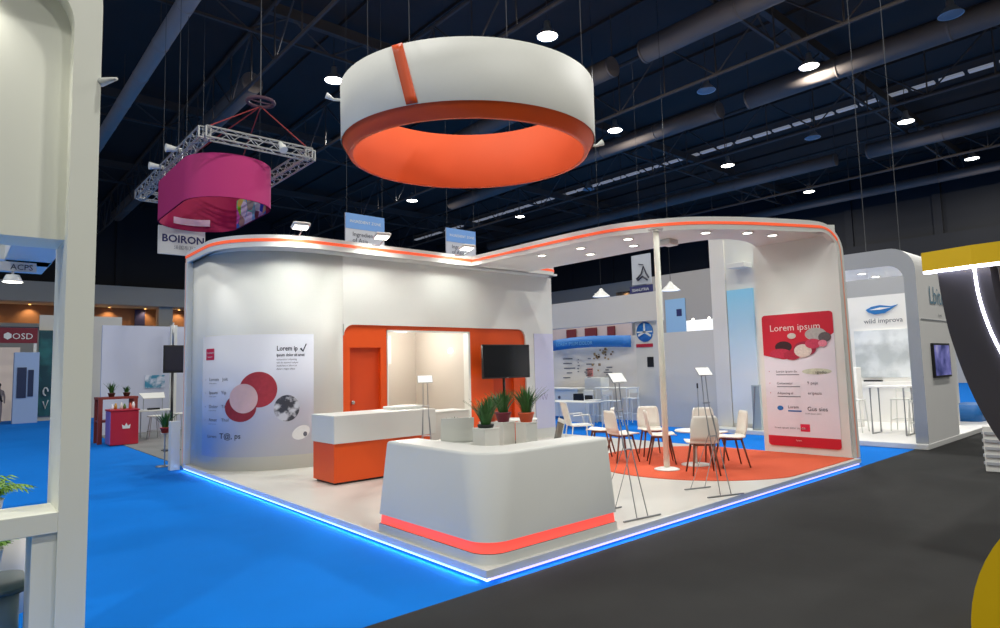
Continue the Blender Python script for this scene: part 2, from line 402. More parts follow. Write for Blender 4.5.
# straight panel with rounded doorway notch (x-z outline)
out = [(2.04, 3.8), (2.04, .1)] 
notch = [(2.06, .1)] + [(2.06+.2-.2*math.cos(R(a)), 2.36+.2*math.sin(R(a))) for a in range(0, 91, 15)] + [(6.56-.2+.2*math.sin(R(a)), 2.36+.2*math.cos(R(a))) for a in range(0, 91, 15)] + [(6.56, .1)]
outline = [(2.04, .1)] + notch + [(7.35, .1), (7.35, 3.8), (2.04, 3.8)]
def quadwall(g, y0, y1):
    # build the panel as strips around the notch
    g.box((2.04, y0, 2.56), (7.45, y1, 3.8)); g.box((6.56, y0, .1), (7.45, y1, 2.56))
    for (cx, sx) in ((2.26, -1), (6.36, 1)):
        pts = [(cx+sx*.2, 2.56)] + [(cx+sx*.2*math.sin(R(a)), 2.36+.2*math.cos(R(a))) for a in range(0, 91, 15)]
        pts = [(cx+sx*.2, 2.56), (cx, 2.56)] + [(cx+sx*.2*math.sin(R(a)), 2.36+.2*math.cos(R(a))) for a in range(15, 91, 15)]
        g.prism(pts, y0, y1, fn=lambda x, z, y: (x, y, z))
g = G(); quadwall(g, 6.4, 6.54); g.build('straight_panel', WHITE, wt)
# orange surround, recessed 5 cm
g = G()
def recess(g, x0, x1, z0, z1, hx0, hx1, hz1, y0, y1):
    g.box((x0, y0, z0), (hx0, y1, z1)); g.box((hx1, y0, z0), (x1, y1, z1)); g.box((hx0, y0, hz1), (hx1, y1, z1))
recess(g, 2.0, 2.97, .1, 2.62, 2.2, 2.84, 2.14, 6.45, 6.56)
g.box((2.97, 6.45, 2.46), (4.96, 6.56, 2.62))
recess(g, 4.96, 6.62, .1, 2.62, 5.62, 6.22, 2.14, 6.45, 6.56)
g.build('orange_surround', ORANGE, wt)
d1 = G().box((2.2, 6.53, .1), (2.84, 6.57, 2.14)).build('door_leaf', ORANGE_D, wt)
G().lathe([(0, 0), (.02, 0), (.02, .02), (.035, .03), (.035, .06), (0, .07)], n=14, M=Matrix.Translation((2.28, 6.53, 1.14)) @ Matrix.Rotation(R(90), 4, 'X')).build('door_knob', METAL, d1)
G().box((5.62, 6.53, .1), (6.22, 6.57, 2.14)).build('door_leaf', ORANGE_D, wt)
g = G(); g.box((2.97, 6.43, .1), (3.0, 6.6, 2.48)); g.box((4.93, 6.43, .1), (4.98, 6.6, 2.48)); g.box((2.97, 6.43, 2.45), (4.98, 6.6, 2.48)); g.build('door_frame', WHITE, wt)
# storage room behind the doorway
g = G(); g.box((1.9, 8.5, .1), (5.1, 8.6, 2.75)); g.box((4.98, 6.58, .1), (5.1, 8.5, 2.75)); g.box((1.8, 6.7, .1), (1.9, 8.6, 2.75)); g.box((1.8, 6.56, 2.7), (5.1, 8.6, 2.8))
g.build('room_lining', GREIGE, wt)
for nm, p, nrm in (('reflection_glow', (3.84, 8.46, 2.12), (0, -1, 0)), ('reflection_glow', (4.96, 7.1, 2.1), (-1, 0, 0))):  # glowing discs imitate lamp reflections on the room walls
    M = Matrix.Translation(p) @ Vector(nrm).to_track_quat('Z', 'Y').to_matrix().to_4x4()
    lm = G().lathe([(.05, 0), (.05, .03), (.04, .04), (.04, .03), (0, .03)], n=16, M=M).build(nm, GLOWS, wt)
pointl(wt, (3.9, 7.4, 2.4), 70, (1, .95, .88), .1)  # added fill light without a fitting, brightens the storage room
o = G().box((3.5, 8.47, 1.85), (4.3, 8.5, 2.5), bev=.005).build('notice_board', WHITE, wt)
g = G(); strip(g, [(7.38, 6.541), (7.38, 8.6)], 0, -.07, .1, 3.8); g.build('return_panel', WHITE, wt)
# fascia with orange light line on the back wall
FP = [(-.02, 8.62), (-.02, 7.9), (-.02, 7.4)] + [(1.4-1.42*math.cos(R(a)), 7.4-1.4*math.sin(R(a))) for a in range(4, 91, 4)] + [(1.4, 6.0), (3, 6.0), (4.84, 6.0)]
FE = FP[:-1] + [(5.2, 6.0), (7.0, 6.0)] + [(7.0+.35*math.sin(R(a)), 6.35-.35*math.cos(R(a))) for a in range(15, 91, 15)] + [(7.35, 6.8)]
g = G(); strip(g, FE, 0, .1, 3.8, 4.0, smooth=False)
ft = thing('fascia_band', 'white fascia with glowing orange line running round the top of the back wall', 'fascia', (2, 6, 3.8))
g.build('band', WHITE, ft)
g = G(); strip(g, FE, -.008, 0.0, 3.885, 3.935); g.build('light_line', STRIPE, ft)
# soffit of the back wall
inner = [(x, y) for x, y in WP[:-1]]
poly = [(p[0]+.05, p[1]+.05) for p in FP[:-1]] + [(4.84, 6.05), (7.3, 6.05), (7.3, 6.45), (2.0, 6.45)] + [(p[0]+.08, p[1]+.06) for p in inner[::-1]]
G().prism(poly, 3.8, 3.84).build('soffit', WHITE, ft)
# vertical leg at left end of fascia
g = G(); g.box((-.03, 8.5, .1), (.1, 8.64, 3.82), bev=.02); g.build('end_post', WHITE, ft)
G().box((-.036, 8.55, .12), (-.03, 8.57, 3.85)).build('edge_line', mat('pale_coral_line', (246, 176, 150), .5), ft)

# canopy -----------------------------------------------------------
ct = thing('canopy_portal', 'white curved canopy with orange light line bending down into the right end wall', 'canopy', (6, 2, 3.8))
cp = [(4.72, 6.02), (4.72, 5.0), (4.72, 4.0), (4.74, 3.2), (4.86, 2.3), (5.32, 1.48), (6.05, .92), (6.95, .48), (7.5, .24)]
front = catmull([(x, y, 0) for x, y in cp], 6)
front = [(p.x, p.y) for p in front]
# 3D sweep of band: horizontal, then quarter turn down, then vertical leg
dirx = Vector((7.9-7.5, .08-.24, 0)).normalized()
path3 = [(Vector((x, y, 3.9)), None) for x, y in front]
rc = .42
bend = []
c0 = Vector((front[-1][0], front[-1][1], 3.9-rc))
for a in range(10, 91, 10): bend.append(c0 + dirx*(rc*math.sin(R(a))) + Vector((0, 0, rc*math.cos(R(a)))))
leg = [bend[-1] + (Vector((7.9, .05, .1))-bend[-1])*k/6 for k in range(1, 7)]
pts3 = [p for p, _ in path3] + bend + leg
def band3(g, pts, n_h, half, depth, o=0.0):
    vs = []; fs = []
    n2 = normals2([(p.x, p.y) for p in pts[:n_h]]) if n_h else []
    dn = Vector((-dirx.y, dirx.x, 0))           # inward horizontal normal on the bend/leg
    for i, p in enumerate(pts):
        tdir = (pts[min(i+1, len(pts)-1)]-pts[max(i-1, 0)]).normalized()
        n = Vector((n2[i].x, n2[i].y, 0)) if i < n_h else dn
        b = n.normalized().cross(tdir).normalized()
        h = half if i < n_h-4 else half - (half-.062)*min(1, (i-n_h+4)/8)
        if half < .04: h = half if (i < n_h or not n_h) else half*.7
        vs += [p+b*h+n*o, p-b*h+n*o, p-b*h+n*(o+depth), p+b*h+n*(o+depth)]
    for i in range(len(pts)-1):
        for k in range(4): fs.append([i*4+k, i*4+(k+1) % 4, (i+1)*4+(k+1) % 4, (i+1)*4+k])
    m = len(pts)-1; fs += [[0, 1, 2, 3], [m*4+3, m*4+2, m*4+1, m*4]]
    g.add(vs, fs)
g = G(); band3(g, pts3, len(front), .1, .12); g.build('edge_band', WHITE, ct)
nb = len(front)+len(bend)-3
g = G(); band3(g, pts3[:nb], len(front), .022, .012, -.01); g.build('light_line', STRIPE, ct)
g = G(); band3(g, pts3[nb-1:], 0, .009, .012, -.01); g.build('edge_line', mat('pale_coral_line', (246, 176, 150), .5), ct)
rear = [(7.82, 1.5), (7.15, 1.35), (6.6, 1.5), (6.36, 1.95), (6.3, 3.0), (6.3, 4.5), (6.3, 6.04)]
rear = [(p.x, p.y) for p in catmull([(x, y, 0) for x, y in rear], 4)]
N = normals2(front)
poly = [(p[0]+n.x*.06, p[1]+n.y*.06) for p, n in zip(front, N)] + [(7.82, .12)] + rear + [(4.8, 6.04)]
G().prism(poly, 3.8, 3.95).build('soffit', WHITE, ct)
# end wall (plane facing -X) with rounded top front corner
prof = [(.1, .1), (1.55, .1), (1.55, 3.9)] + [(.1+.42-.42*math.sin(R(a)), 3.48+.42*math.cos(R(a))) for a in range(0, 91, 15)]
g = G(); g.prism(prof, 7.8, 7.93, fn=lambda y, z, x: (x, y, z)); g.build('end_wall', WHITE, ct)
# pole
t = thing('support_pole', 'slender white round pole with disc foot standing on the orange carpet', 'pole', (4.96, 1.68, .1))
G().tube([(4.96, 1.68, .12), (4.96, 1.68, 3.8)], .045, 20).build('pole', CREAM, t)
G().lathe([(0, .03), (.05, .035), (.16, .02), (.19, .008), (.19, 0), (0, 0)], (4.96, 1.68, .11), 32).build('foot', WHITE, t)
G().lathe([(0, -.02), (.1, -.02), (.12, 0)], (4.96, 1.68, 3.8), 24).build('top_plate', WHITE, t)
# canopy downlights
dl0 = None
for i, (x, y, lab) in enumerate([(5.06, 4.3, 'nearest the inner corner, beside the back wall'), (5.14, 3.4, 'second from the inner corner'), (5.75, 3.7, 'near the rear edge, left of the pole'),
        (5.2, 2.4, 'left of the pole near the front edge'), (5.75, 2.7, 'behind the pole at the rear edge'), (5.85, 1.35, 'right of the pole'), (6.45, .95, 'in the middle of the right curve'), (7.0, .8, 'nearest the right end wall')]):
    lab = 'round glowing downlight in the canopy soffit ' + lab
    if dl0 is None:
        dl0 = thing('canopy_downlight', lab, 'downlight', (0, 0, 0), 'downlights in the canopy soffit')
        G().lathe([(0, -.012), (.06, -.012), (.075, -.004)], n=20).build('lens', GLOWS, dl0)
        G().lathe([(.075, 0), (.075, -.012), (.1, -.012), (.1, 0)], n=20).build('trim_ring', WHITE, dl0)
        spot(dl0, (0, 0, -.02), (0, 0, -3), 46, 150, 1.0, (.95, 1, .96), .08)
        dl0.location = (x, y, 3.798)
    else: dup(dl0, (x, y, 3.798), label=lab)
tag(G().box((5.72, 1.95, 3.70), (6.0, 2.15, 3.8), bev=.02).build('ceiling_box', WHITE), 'small white junction box under the canopy beside the pole', 'box')
# flood lamps on the fascia
def flood(label, p, to, power, arm=True, grp='white flood lamps clipped on the fascia'):
    t = thing('flood_lamp', label, 'flood lamp', p, grp)
    q = Vector(p); out = (Vector(to)-q); out.z = 0; out = out.normalized() if out.length > .01 else Vector((0, -1, 0))
    h = q + out*-.16 + Vector((0, 0, .08))
    side = Vector((-out.y, out.x, 0))
    M = Matrix((side, out, Vector((0, 0, 1)))).transposed().to_4x4(); M.translation = h
    M = M @ Matrix.Rotation(R(-12), 4, 'X')
    G().box((-.14, -.1, -.03), (.14, .12, .03), bev=.025, M=M).build('lamp_head', WHITE, t)
    G().box((-.11, -.06, -.036), (.11, .10, -.03), M=M).build('lens', GLOWS, t)
    G().tube([h, h - out*.06 - Vector((0, 0, .1)), q - Vector((0, 0, .07)), Vector((q.x, 6.05, 3.995))], .012, 6).build('arm', METAL, t)
    spot(t, h + out*.05 - Vector((0, 0, .06)), to, power, 150, 1.0, (.97, 1, .95), .12)
    return t
flood('white flood lamp on the fascia at the left curved corner', (.95, 5.80, 4.0), (1.25, 7.3, 1.2), 85)
flood('white flood lamp on the fascia below the first hanging sign', (2.42, 5.74, 4.0), (2.7, 7.0, 1.2), 85)
flood('white flood lamp on the fascia below the second hanging sign, near the inner corner', (4.3, 5.74, 4.0), (4.4, 7.0, 1.4), 85)

# posters ----------------------------------------------------------
pt = thing('curved_poster', 'pale poster on the curved wall with red spheres, grey cratered ball and grey headings', 'poster', wall_at(1.9, .25))
S0, S1, Z0, Z1 = .82, 3.0, .33, 2.37
def PO(u, v, off): return wall_at(S0+(max(0, u)**.74)*(S1-S0), Z1-v*(Z1-Z0), off)
g = G(); n = 26
g.sheet([[PO(i/n, v, .012) for i in range(n+1)] for v in (0, 1)]); g.sheet([[PO(i/n, v, .001) for i in range(n+1)] for v in (0, 1)])
g.sheet([[PO(i/n, 0, o_) for i in range(n+1)] for o_ in (.001, .012)]); g.sheet([[PO(i/n, 1, o_) for i in range(n+1)] for o_ in (.001, .012)])
g.build('poster_sheet', POSTERW, pt)
BERRY = mat('berry_red', (176, 52, 62), .6, noise=.25, nscale=16); BERRYD = mat('berry_dark_red', (150, 40, 50), .6, noise=.3, nscale=18)
PINKC = mat('pale_pink_flesh', (222, 186, 182), .6, noise=.1, nscale=9)
def mottled(name, a, b, scale):
    m = mat(name, a, .6); nt = m.node_tree
    n_ = [x for x in nt.nodes if x.type == 'TEX_NOISE'][0]; n_.inputs['Scale'].default_value = scale
    mx = [x for x in nt.nodes if x.type == 'MIX_RGB'][0]
    r = nt.nodes.new('ShaderNodeValToRGB'); r.color_ramp.elements[0].color = (*lin(a), 1); r.color_ramp.elements[1].color = (*lin(b), 1)
    r.color_ramp.elements[0].position = .42; r.color_ramp.elements[1].position = .58
    nt.links.new(n_.outputs['Fac'], r.inputs[0]); nt.links.new(r.outputs[0], nt.nodes['Principled BSDF'].inputs['Base Color']); return m
MOON = mottled('grey_crater', (60, 62, 70), (205, 208, 214), 8)
def disc(cu, cv, ru, rv, off, name, m, parent, fn, n=40, rot=0.0):
    g = G(); rings = []
    for r_ in (0.001, .25, .5, .75, 1):
        row = []
        for k in range(n+1):
            a = 2*PI*k/n; du, dv = ru*r_*math.cos(a), rv*r_*math.sin(a)
            row.append(fn(cu+du*math.cos(rot)-dv*math.sin(rot), cv+(du*math.sin(rot)+dv*math.cos(rot)), off))
        rings.append(row)
    g.sheet(rings); return g.build(name, m, parent)
disc(.49, .455, .158, .146, .016, 'printed_sphere', BERRY, pt, PO)
disc(.345, .60, .128, .115, .020, 'printed_slice', BERRYD, pt, PO)
disc(.37, .525, .115, .120, .024, 'printed_flesh', PINKC, pt, PO)
disc(.735, .615, .118, .108, .016, 'printed_moon', MOON, pt, PO)
disc(.87, .82, .09, .055, .016, 'printed_leaf', mat('pale_print', (226, 228, 226), .6), pt, PO, rot=-.3)
disc(.91, .835, .02, .02, .018, 'printed_spot', INK, pt, PO)
def quad(u0, v0, u1, v1, off, name, m, parent, fn, n=6):
    g = G(); g.sheet([[fn(u0+(u1-u0)*i/n, v, off) for i in range(n+1)] for v in (v0, v1)]); return g.build(name, m, parent)
o = quad(.035, .105, .115, .2, .016, 'logo_square', mat('logo_red', (214, 30, 72), .5), pt, PO)
def PT(u0, v0, asp=(S1-S0)/(Z1-Z0)): return lambda x, y: PO(u0+x/(S1-S0), v0-y/(Z1-Z0), .018)
text_mesh('Lorem', .055, PT(.045, .148), 'logo_lettering', WHITE, pt); text_mesh('ipsum', .045, PT(.05, .18), 'logo_lettering', WHITE, pt)
text_mesh('Lorem ip', .115, PT(.64, .138), 'heading', INKD, pt, bold=.002)
g = G(); g.add([PO(u, v, .019) for u, v in [(.855, .125), (.87, .115), (.885, .135), (.915, .08), (.925, .083), (.888, .152)]], [[0, 1, 2, 5], [2, 3, 4, 5]]); g.build('tick_mark', INKD, pt)
text_mesh('ipsum dolor sit amet', .068, PT(.64, .185), 'heading', INKD, pt, bold=.002)
for k, tx in enumerate(['consectetur adipiscing', 'sed do eiusmod tempor', 'incididunt ut labore et', 'dolore magna aliqua']): text_mesh(tx, .045, PT(.64, .218+k*.026), 'body_text', INK, pt)
for k, (v, tx) in enumerate([(.375, 'Lorem   Jolt'), (.485, 'Ipsum   Yip'), (.60, 'Dolor   Tib'), (.71, 'Amet    Thol')]):
    text_mesh('•', .05, PT(.03, v), 'bullet', INKD, pt); text_mesh(tx, .075 if k < 4 else .1, PT(.07, v), 'row_text', INK, pt)
    text_mesh('lorem ipsum', .03, PT(.07, v+.025), 'row_text', INK, pt)
text_mesh('Lorem', .07, PT(.06, .845), 'row_text', INK, pt); text_mesh('T@, ps', .13, PT(.17, .85), 'row_text', INKD, pt)

rp = thing('red_poster', 'tall poster with red top reading Lorem ipsum on the right end wall', 'poster', (7.8, .87, .1))
Y0p, Y1p, Zt, Zb = 1.46, .24, 2.52, .22
def RP(u, v, off): return (7.8-off, Y0p+u*(Y1p-Y0p), Zt-v*(Zt-Zb))
G().prism([(a, b) for a, b in rrect(0, 0, 1, 1, .05)], .001, .012, fn=lambda u, v, o_: RP(u, v, o_)).build('poster_sheet', mat('poster_white', (226, 222, 230), .5), rp)
top = arc(.05, .025, .05, .025, 180, 270, 5) + arc(.95, .025, .05, .025, 270, 360, 5) + [(1, .16), (.82, .235), (.6, .33), (.3, .345), (.28, .345), (0, .31)]
G().prism(top, .012, .016, fn=lambda u, v, o_: RP(u, v, o_)).build('red_header', POSTERR, rp)
G().prism([(0, .925), (1, .925)] + arc(.95, .975, .05, .025, 0, 90, 5) + arc(.05, .975, .05, .025, 90, 180, 5), .012, .016, fn=lambda u, v, o_: RP(u, v, o_)).build('red_footer', POSTERR, rp)
def RT(u0, v0): return lambda x, y: (7.8-.018, Y0p+u0*(Y1p-Y0p)-x, Zt-v0*(Zt-Zb)+y)
text_mesh('Lorem ipsum', .165, RT(.11, .128), 'heading', WHITE, rp, bold=-.001)
FRUIT = [('dark_cherry', (52, 20, 26), .30, .25, .10, .035), ('grey_walnut', (176, 172, 168), .76, .165, .12, .038), ('grey_walnut', (96, 88, 90), .88, .19, .07, .03), ('cut_beet', (188, 40, 70), .25, .30, .13, .03), ('cut_beet', (170, 30, 60), .42, .315, .10, .03),
         ('red_onion', (150, 30, 60), .60, .27, .13, .045), ('pale_slice', (214, 200, 190), .575, .285, .10, .04), ('cut_beet', (200, 60, 90), .72, .235, .09, .03), ('pale_sprig', (200, 190, 180), .43, .17, .05, .018), ('small_berry', (226, 130, 150), .85, .235, .05, .02)]
for k, (nm, c_, u, v, ru, rv) in enumerate(FRUIT):
    disc(u, v, ru*1.22, rv*1.22, .019+k*.0012, 'printed_'+nm, mat('print_%d' % (c_[0]*1000+c_[1]), c_, .6, noise=.3, nscale=30), rp, RP, 24)
for (v, a, b) in [(.445, 'Lorem ipsum do', ''), (.535, 'Consectetur', '9 peje'), (.61, 'Adipiscing el', 'eripesia')]:
    text_mesh('•', .06, RT(.06, v), 'bullet', POSTERR, rp)
    text_mesh(a, .055, RT(.17, v), 'row_text', INKD, rp)
    if b: text_mesh(b, .075, RT(.6, v), 'row_text', INK, rp)
    quad(.17, v+.015, .5, v+.02, .016, 'underline', INK, rp, RP, 1)
disc(.74, .44, .2, .022, .015, 'printed_leaf_spray', mat('leaf_print', (196, 200, 178), .6, noise=.4, nscale=20), rp, RP, 24); text_mesh('sgisdlo', .07, RT(.72, .455), 'row_text', INKD, rp)
disc(.2, .715, .045, .018, .016, 'printed_drop', BLUEP, rp, RP, 20); text_mesh('Lorem', .07, RT(.31, .715), 'row_text', INKD, rp); quad(.31, .73, .5, .74, .016, 'underline', BLUEP, rp, RP, 1)
text_mesh('Gus sies', .1, RT(.58, .73), 'row_text', INKD, rp); text_mesh('lorem ipsum dolor', .035, RT(.55, .755), 'row_text', INK, rp)
quad(.47, .83, .6, .885, .016, 'logo_square', mat('logo_red', (214, 30, 72), .5), rp, RP, 1); text_mesh('ce', .07, RT(.485, .868), 'logo_lettering', WHITE, rp)
text_mesh('lorem ipsum dolor sit amet', .05, RT(.1, .87), 'row_text', INK, rp); text_mesh('lorem', .04, RT(.4, .958), 'row_text', WHITE, rp)

sp = thing('slim_poster', 'slim lavender poster on the white wall right of the television', 'poster', (6.98, 6.4, .3))
G().box((6.82, 6.385, .3), (7.43, 6.399, 2.47)).build('poster_sheet', mat('lavender', (206, 206, 228), .5), sp)
g = G()
g.tube([(6.95+.05*k, 6.383, .95+.12*((k % 2))) for k in range(6)], .008, 4); g.build('printed_sprig', mat('pale_violet_ink', (170, 168, 200), .6), sp)

# television on stand ------------------------------------------------
t = thing('television', 'black flat screen television standing before the orange wall', 'television', (5.7, 6.2, .1))
M = Matrix.Translation((5.72, 6.12, 1.84)) @ Matrix.Rotation(R(-3), 4, 'Z')
G().box((-.64, -.02, -.36), (.64, .05, .36), bev=.012, M=M).build('casing', BLACK, t)
G().box((-.62, -.024, -.33), (.62, -.02, .34), M=M).build('screen', SCREEN, t)
G().box((-.03, -.026, -.352), (.03, -.024, -.34), M=M).build('maker_badge', METAL, t)
G().tube([(5.72, 6.22, .12), (5.72, 6.22, 1.9)], .03, 12).build('stand_pole', BLACK, t)
G().box((5.4, 6.0, .1), (6.05, 6.38, .13), bev=.01).build('stand_base', BLACK, t)

# front counter ------------------------------------------------------
def Lshape(inset, Lx, Ly, rad, z, w=.62, ri=.25):
    o_ = [(inset, Ly)] + [(inset+rad-rad*math.cos(R(a)), inset+rad-rad*math.sin(R(a))) for a in range(0, 91, 6)] + [(Lx, inset)]
    return o_
def counter():
    t = thing('reception_counter', 'white L shaped counter with rounded corner and coral light band at the stand corner', 'counter', (.4, .4, .1))
    levels = [(0.02, 1.62, 1.60, .42, .1), (.022, 1.625, 1.605, .42, .20), (.035, 1.63, 1.61, .42, .22), (.035, 1.64, 1.62, .42, .285), (.028, 1.64, 1.62, .42, .30), (.13, 1.73, 1.70, .40, .975), (.145, 1.73, 1.70, .40, .985)]
    levels = [(0.022, 1.68, 1.72, .2, .1), (.03, 1.68, 1.72, .21, .18)], [(.046, 1.67, 1.71, .22, .18), (.055, 1.67, 1.71, .24, .27)], [(.035, 1.68, 1.72, .24, .27), (.13, 1.70, 1.72, .38, .95), (.14, 1.70, 1.72, .38, .972), (.155, 1.695, 1.71, .37, .98)]
    for nm, m, lv in (('kick_plinth', WHITE, levels[0]), ('light_band', LEDR, levels[1]), ('front_shell', WHITE, levels[2])):
        g = G(); rows = []
        for (i_, lx, ly, rd, z) in lv: rows.append([(x, y, z) for x, y in Lshape(i_, lx, ly, rd, z)])
        g.sheet(rows)
        if nm == 'front_shell':      # ledge on top and inner face
            for w_, z in ((.34, .98), (.36, .74)):
                rows2 = [rows[-1]] if z == .98 else [[(x, y, .98) for x, y in inner_]]
                i0 = .155; rd = .2
                inner_ = [(i0+w_, 1.71)] + [(i0+w_+rd-rd*math.cos(R(a)), i0+w_+rd-rd*math.sin(R(a))) for a in range(0, 91, 6)] + [(1.695, i0+w_)]
                rows2.append([(x, y, z) for x, y in inner_]); g.sheet(rows2, smooth=False)
            # end cheeks
            g.add([(.035, 1.72, .27), (.6, 1.72, .27), (.515, 1.71, .98), (.155, 1.71, .98)], [[0, 1, 2, 3]])
            g.add([(1.68, .035, .27), (1.68, .6, .27), (1.695, .515, .98), (1.695, .155, .98)], [[0, 1, 2, 3]])
        else:
            a, b = lv[0], lv[1]
            g.add([(a[0], a[2], a[4]), (.6, a[2], a[4]), (.6, b[2], b[4]), (b[0], b[2], b[4])], [[0, 1, 2, 3]])
            g.add([(a[1], a[0], a[4]), (a[1], .6, a[4]), (b[1], .6, b[4]), (b[1], b[0], b[4])], [[0, 1, 2, 3]])
        g.build(nm, m, t)
    poly = [(.52, 1.7), (.52, .7), (.7, .52), (1.68, .52), (1.68, 1.2), (1.6, 1.7)]
    G().prism(poly, .70, .74).build('work_surface', mat('pinkish_desk', (220, 204, 192), .4), t)
    G().box((.6, 1.58, .1), (1.04, 1.61, .7)).build('side_panel', WHITE, t); G().box((1.58, .6, .1), (1.61, 1.04, .7)).build('side_panel', WHITE, t)
counter()
d = bpy.data.lights

# laptops
def laptop(label, loc, rz):
    t = thing('laptop', label, 'laptop', (0, 0, 0), 'white laptops on the counter')
    G().box((-.17, -.12, 0), (.17, .12, .015), bev=.004).build('base', WHITE, t)
    G().box((-.15, -.09, .015), (.15, .05, .017)).build('keyboard', BLACK, t)
    M = Matrix.Translation((0, .12, .012)) @ Matrix.Rotation(R(-14), 4, 'X')
    l = G().box((-.17, 0, 0), (.17, .008, .25), bev=.003, M=M).build('lid', WHITE, t)
    G().box((-.16, -.002, .01), (.16, 0, .21), M=M).build('display', SCREEN, l)
    t.location = loc; t.rotation_euler = (0, 0, rz); return t
laptop('open white laptop at the left of the counter, its lid turned to the aisle', (.74, 1.36, .95), R(150))
l2 = laptop('open white laptop lying at the right end of the counter', (1.42, .72, .90), R(-125))
# riser under the laptops
tag(G().box((.53, 1.08, .741), (1.0, 1.62, .949), bev=.01).build('desk_riser', WHITE), 'low white riser under the left laptop', 'riser')
tag(G().box((1.15, .53, .741), (1.6, .84, .899), bev=.01).build('desk_riser', WHITE), 'low white riser under the right laptop', 'riser')

# grassy plants
def grass_pot(name, label, cat, loc, cube=.2, pot=True, potm=None, seed=1, n=46, h=.2, group=None, box_h=.2):
    rnd = random.Random(seed); t = thing(name, label, cat, loc, group); x, y, z = loc
    zz = z
    if pot:
        G().lathe([(0, 0), (.06, 0), (.085, .085), (.09, .085), (.09, .105), (.08, .105), (.075, .09), (0, .09)], (x, y, z), 24).build('pot', potm or TERRA, t); zz = z+.09
    else: G().lathe([(0, 0), (.075, 0), (.085, .03), (.08, .035), (0, .03)], (x, y, z), 20).build('pot', mat('black_pot', (24, 30, 24), .6), t); zz = z+.03
    g = G()
    for i in range(n):
        a = rnd.uniform(0, 2*PI); l = h*rnd.uniform(.7, 1.15); sp_ = rnd.uniform(.1, .75); wd = .012
        d_ = Vector((math.cos(a), math.sin(a), 0)); sd = Vector((-d_.y, d_.x, 0)); r0 = rnd.uniform(0, .05)
        rows = []
        for k in range(5):
            q = k/4; c_ = Vector((x, y, zz)) + d_*(r0+l*sp_*q**1.5) + Vector((0, 0, l*(q-.25*sp_*q*q)))
            ww = wd*(1-q**2)+.0008; rows.append([c_-sd*ww, c_+Vector((0, 0, -.002)), c_+sd*ww])
        g.sheet(rows)
    g.build('leaves', LEAF, t); return t
def white_cube(label, loc, s_, h):
    x, y, z = loc
    t = thing('planter_box', label, 'planter box', loc, 'white cube stands for the counter plants')
    G().box((x-s_/2, y-s_/2, z), (x+s_/2, y+s_/2, z+h-.012), bev=.006).build('box_body', WHITE, t)
    G().box((x-s_/2-.004, y-s_/2-.004, z+h-.012), (x+s_/2+.004, y+s_/2+.004, z+h), bev=.003).build('lid', WHITE, t)
    return t
PB = [((.77, .90, .741), .19, .37, 'white cube stand nearest the counter corner, left of the three'), ((1.33, 1.27, .741), .18, .37, 'white cube stand in the middle of the three plants'), ((1.45, 1.03, .741), .17, .37, 'white cube stand at the right of the three plants')]
for p, s_, h, lab in PB: white_cube(lab, p, s_, h)
grass_pot('potted_grass', 'tall green grass plant in dark tray on the left white cube', 'plant', (.77, .90, 1.111), pot=False, seed=3, h=.27, n=80)
grass_pot('potted_grass', 'bushy green plant in maroon pot on the middle white cube', 'plant', (1.33, 1.27, 1.111), potm=mat('maroon_pot', (120, 30, 50), .5), seed=5, h=.25, n=80)
grass_pot('potted_grass', 'spreading green plant in orange pot on the right white cube', 'plant', (1.45, 1.03, 1.111), seed=8, h=.30, n=80)
tt = grass_pot('potted_grass', 'green plant in orange pot half hidden behind the left plant', 'plant', (1.36, 1.53, 1.10), seed=11, h=.2, n=50)
white_cube('white cube stand behind the left plant', (1.36, 1.53, .741), .18, .359)
grass_pot('small_succulent', 'tiny dark plant just behind the left laptop', 'plant', (.98, 1.69, 1.06), pot=False, seed=21, h=.08, n=26)
tag(G().box((.93, 1.635, .741), (1.04, 1.745, 1.059), bev=.01).build('plant_stand', WHITE), 'narrow white block carrying the tiny dark plant', 'stand')

# rear desk --------------------------------------------------------
t = thing('rear_desk', 'long desk with orange base and overhanging white top before the doorway', 'desk', (1.8, 4.8, .1))
G().box((.92, 4.46, .1), (2.5, 5.05, .13)).build('kick_plinth', BLACK, t)
G().box((.88, 4.42, .13), (2.55, 5.1, .68), bev=.006).build('orange_base', ORANGE, t)
G().box((.86, 4.38, .68), (2.62, 5.12, 1.08), bev=.01).build('white_top', WHITE, t)
tag(G().box((2.05, 4.7, 1.08), (2.6, 5.06, 1.13), bev=.015).build('document_tray', WHITE), 'flat white tray lying on the rear desk', 'tray')
t = thing('low_cabinet', 'white low cabinet continuing behind the rear desk toward the doorway', 'cabinet', (3.1, 5.0, .1))
G().box((2.66, 4.7, .1), (3.55, 5.2, .98), bev=.01).build('body', WHITE, t); G().box((2.64, 4.68, .98), (3.57, 5.22, 1.0), bev=.006).build('top', WHITE, t)
tag(G().box((1.9, 2.75, .1), (2.15, 3.0, .74), bev=.01).build('orange_stool', ORANGE), 'orange block stool peeking out behind the counter', 'stool')

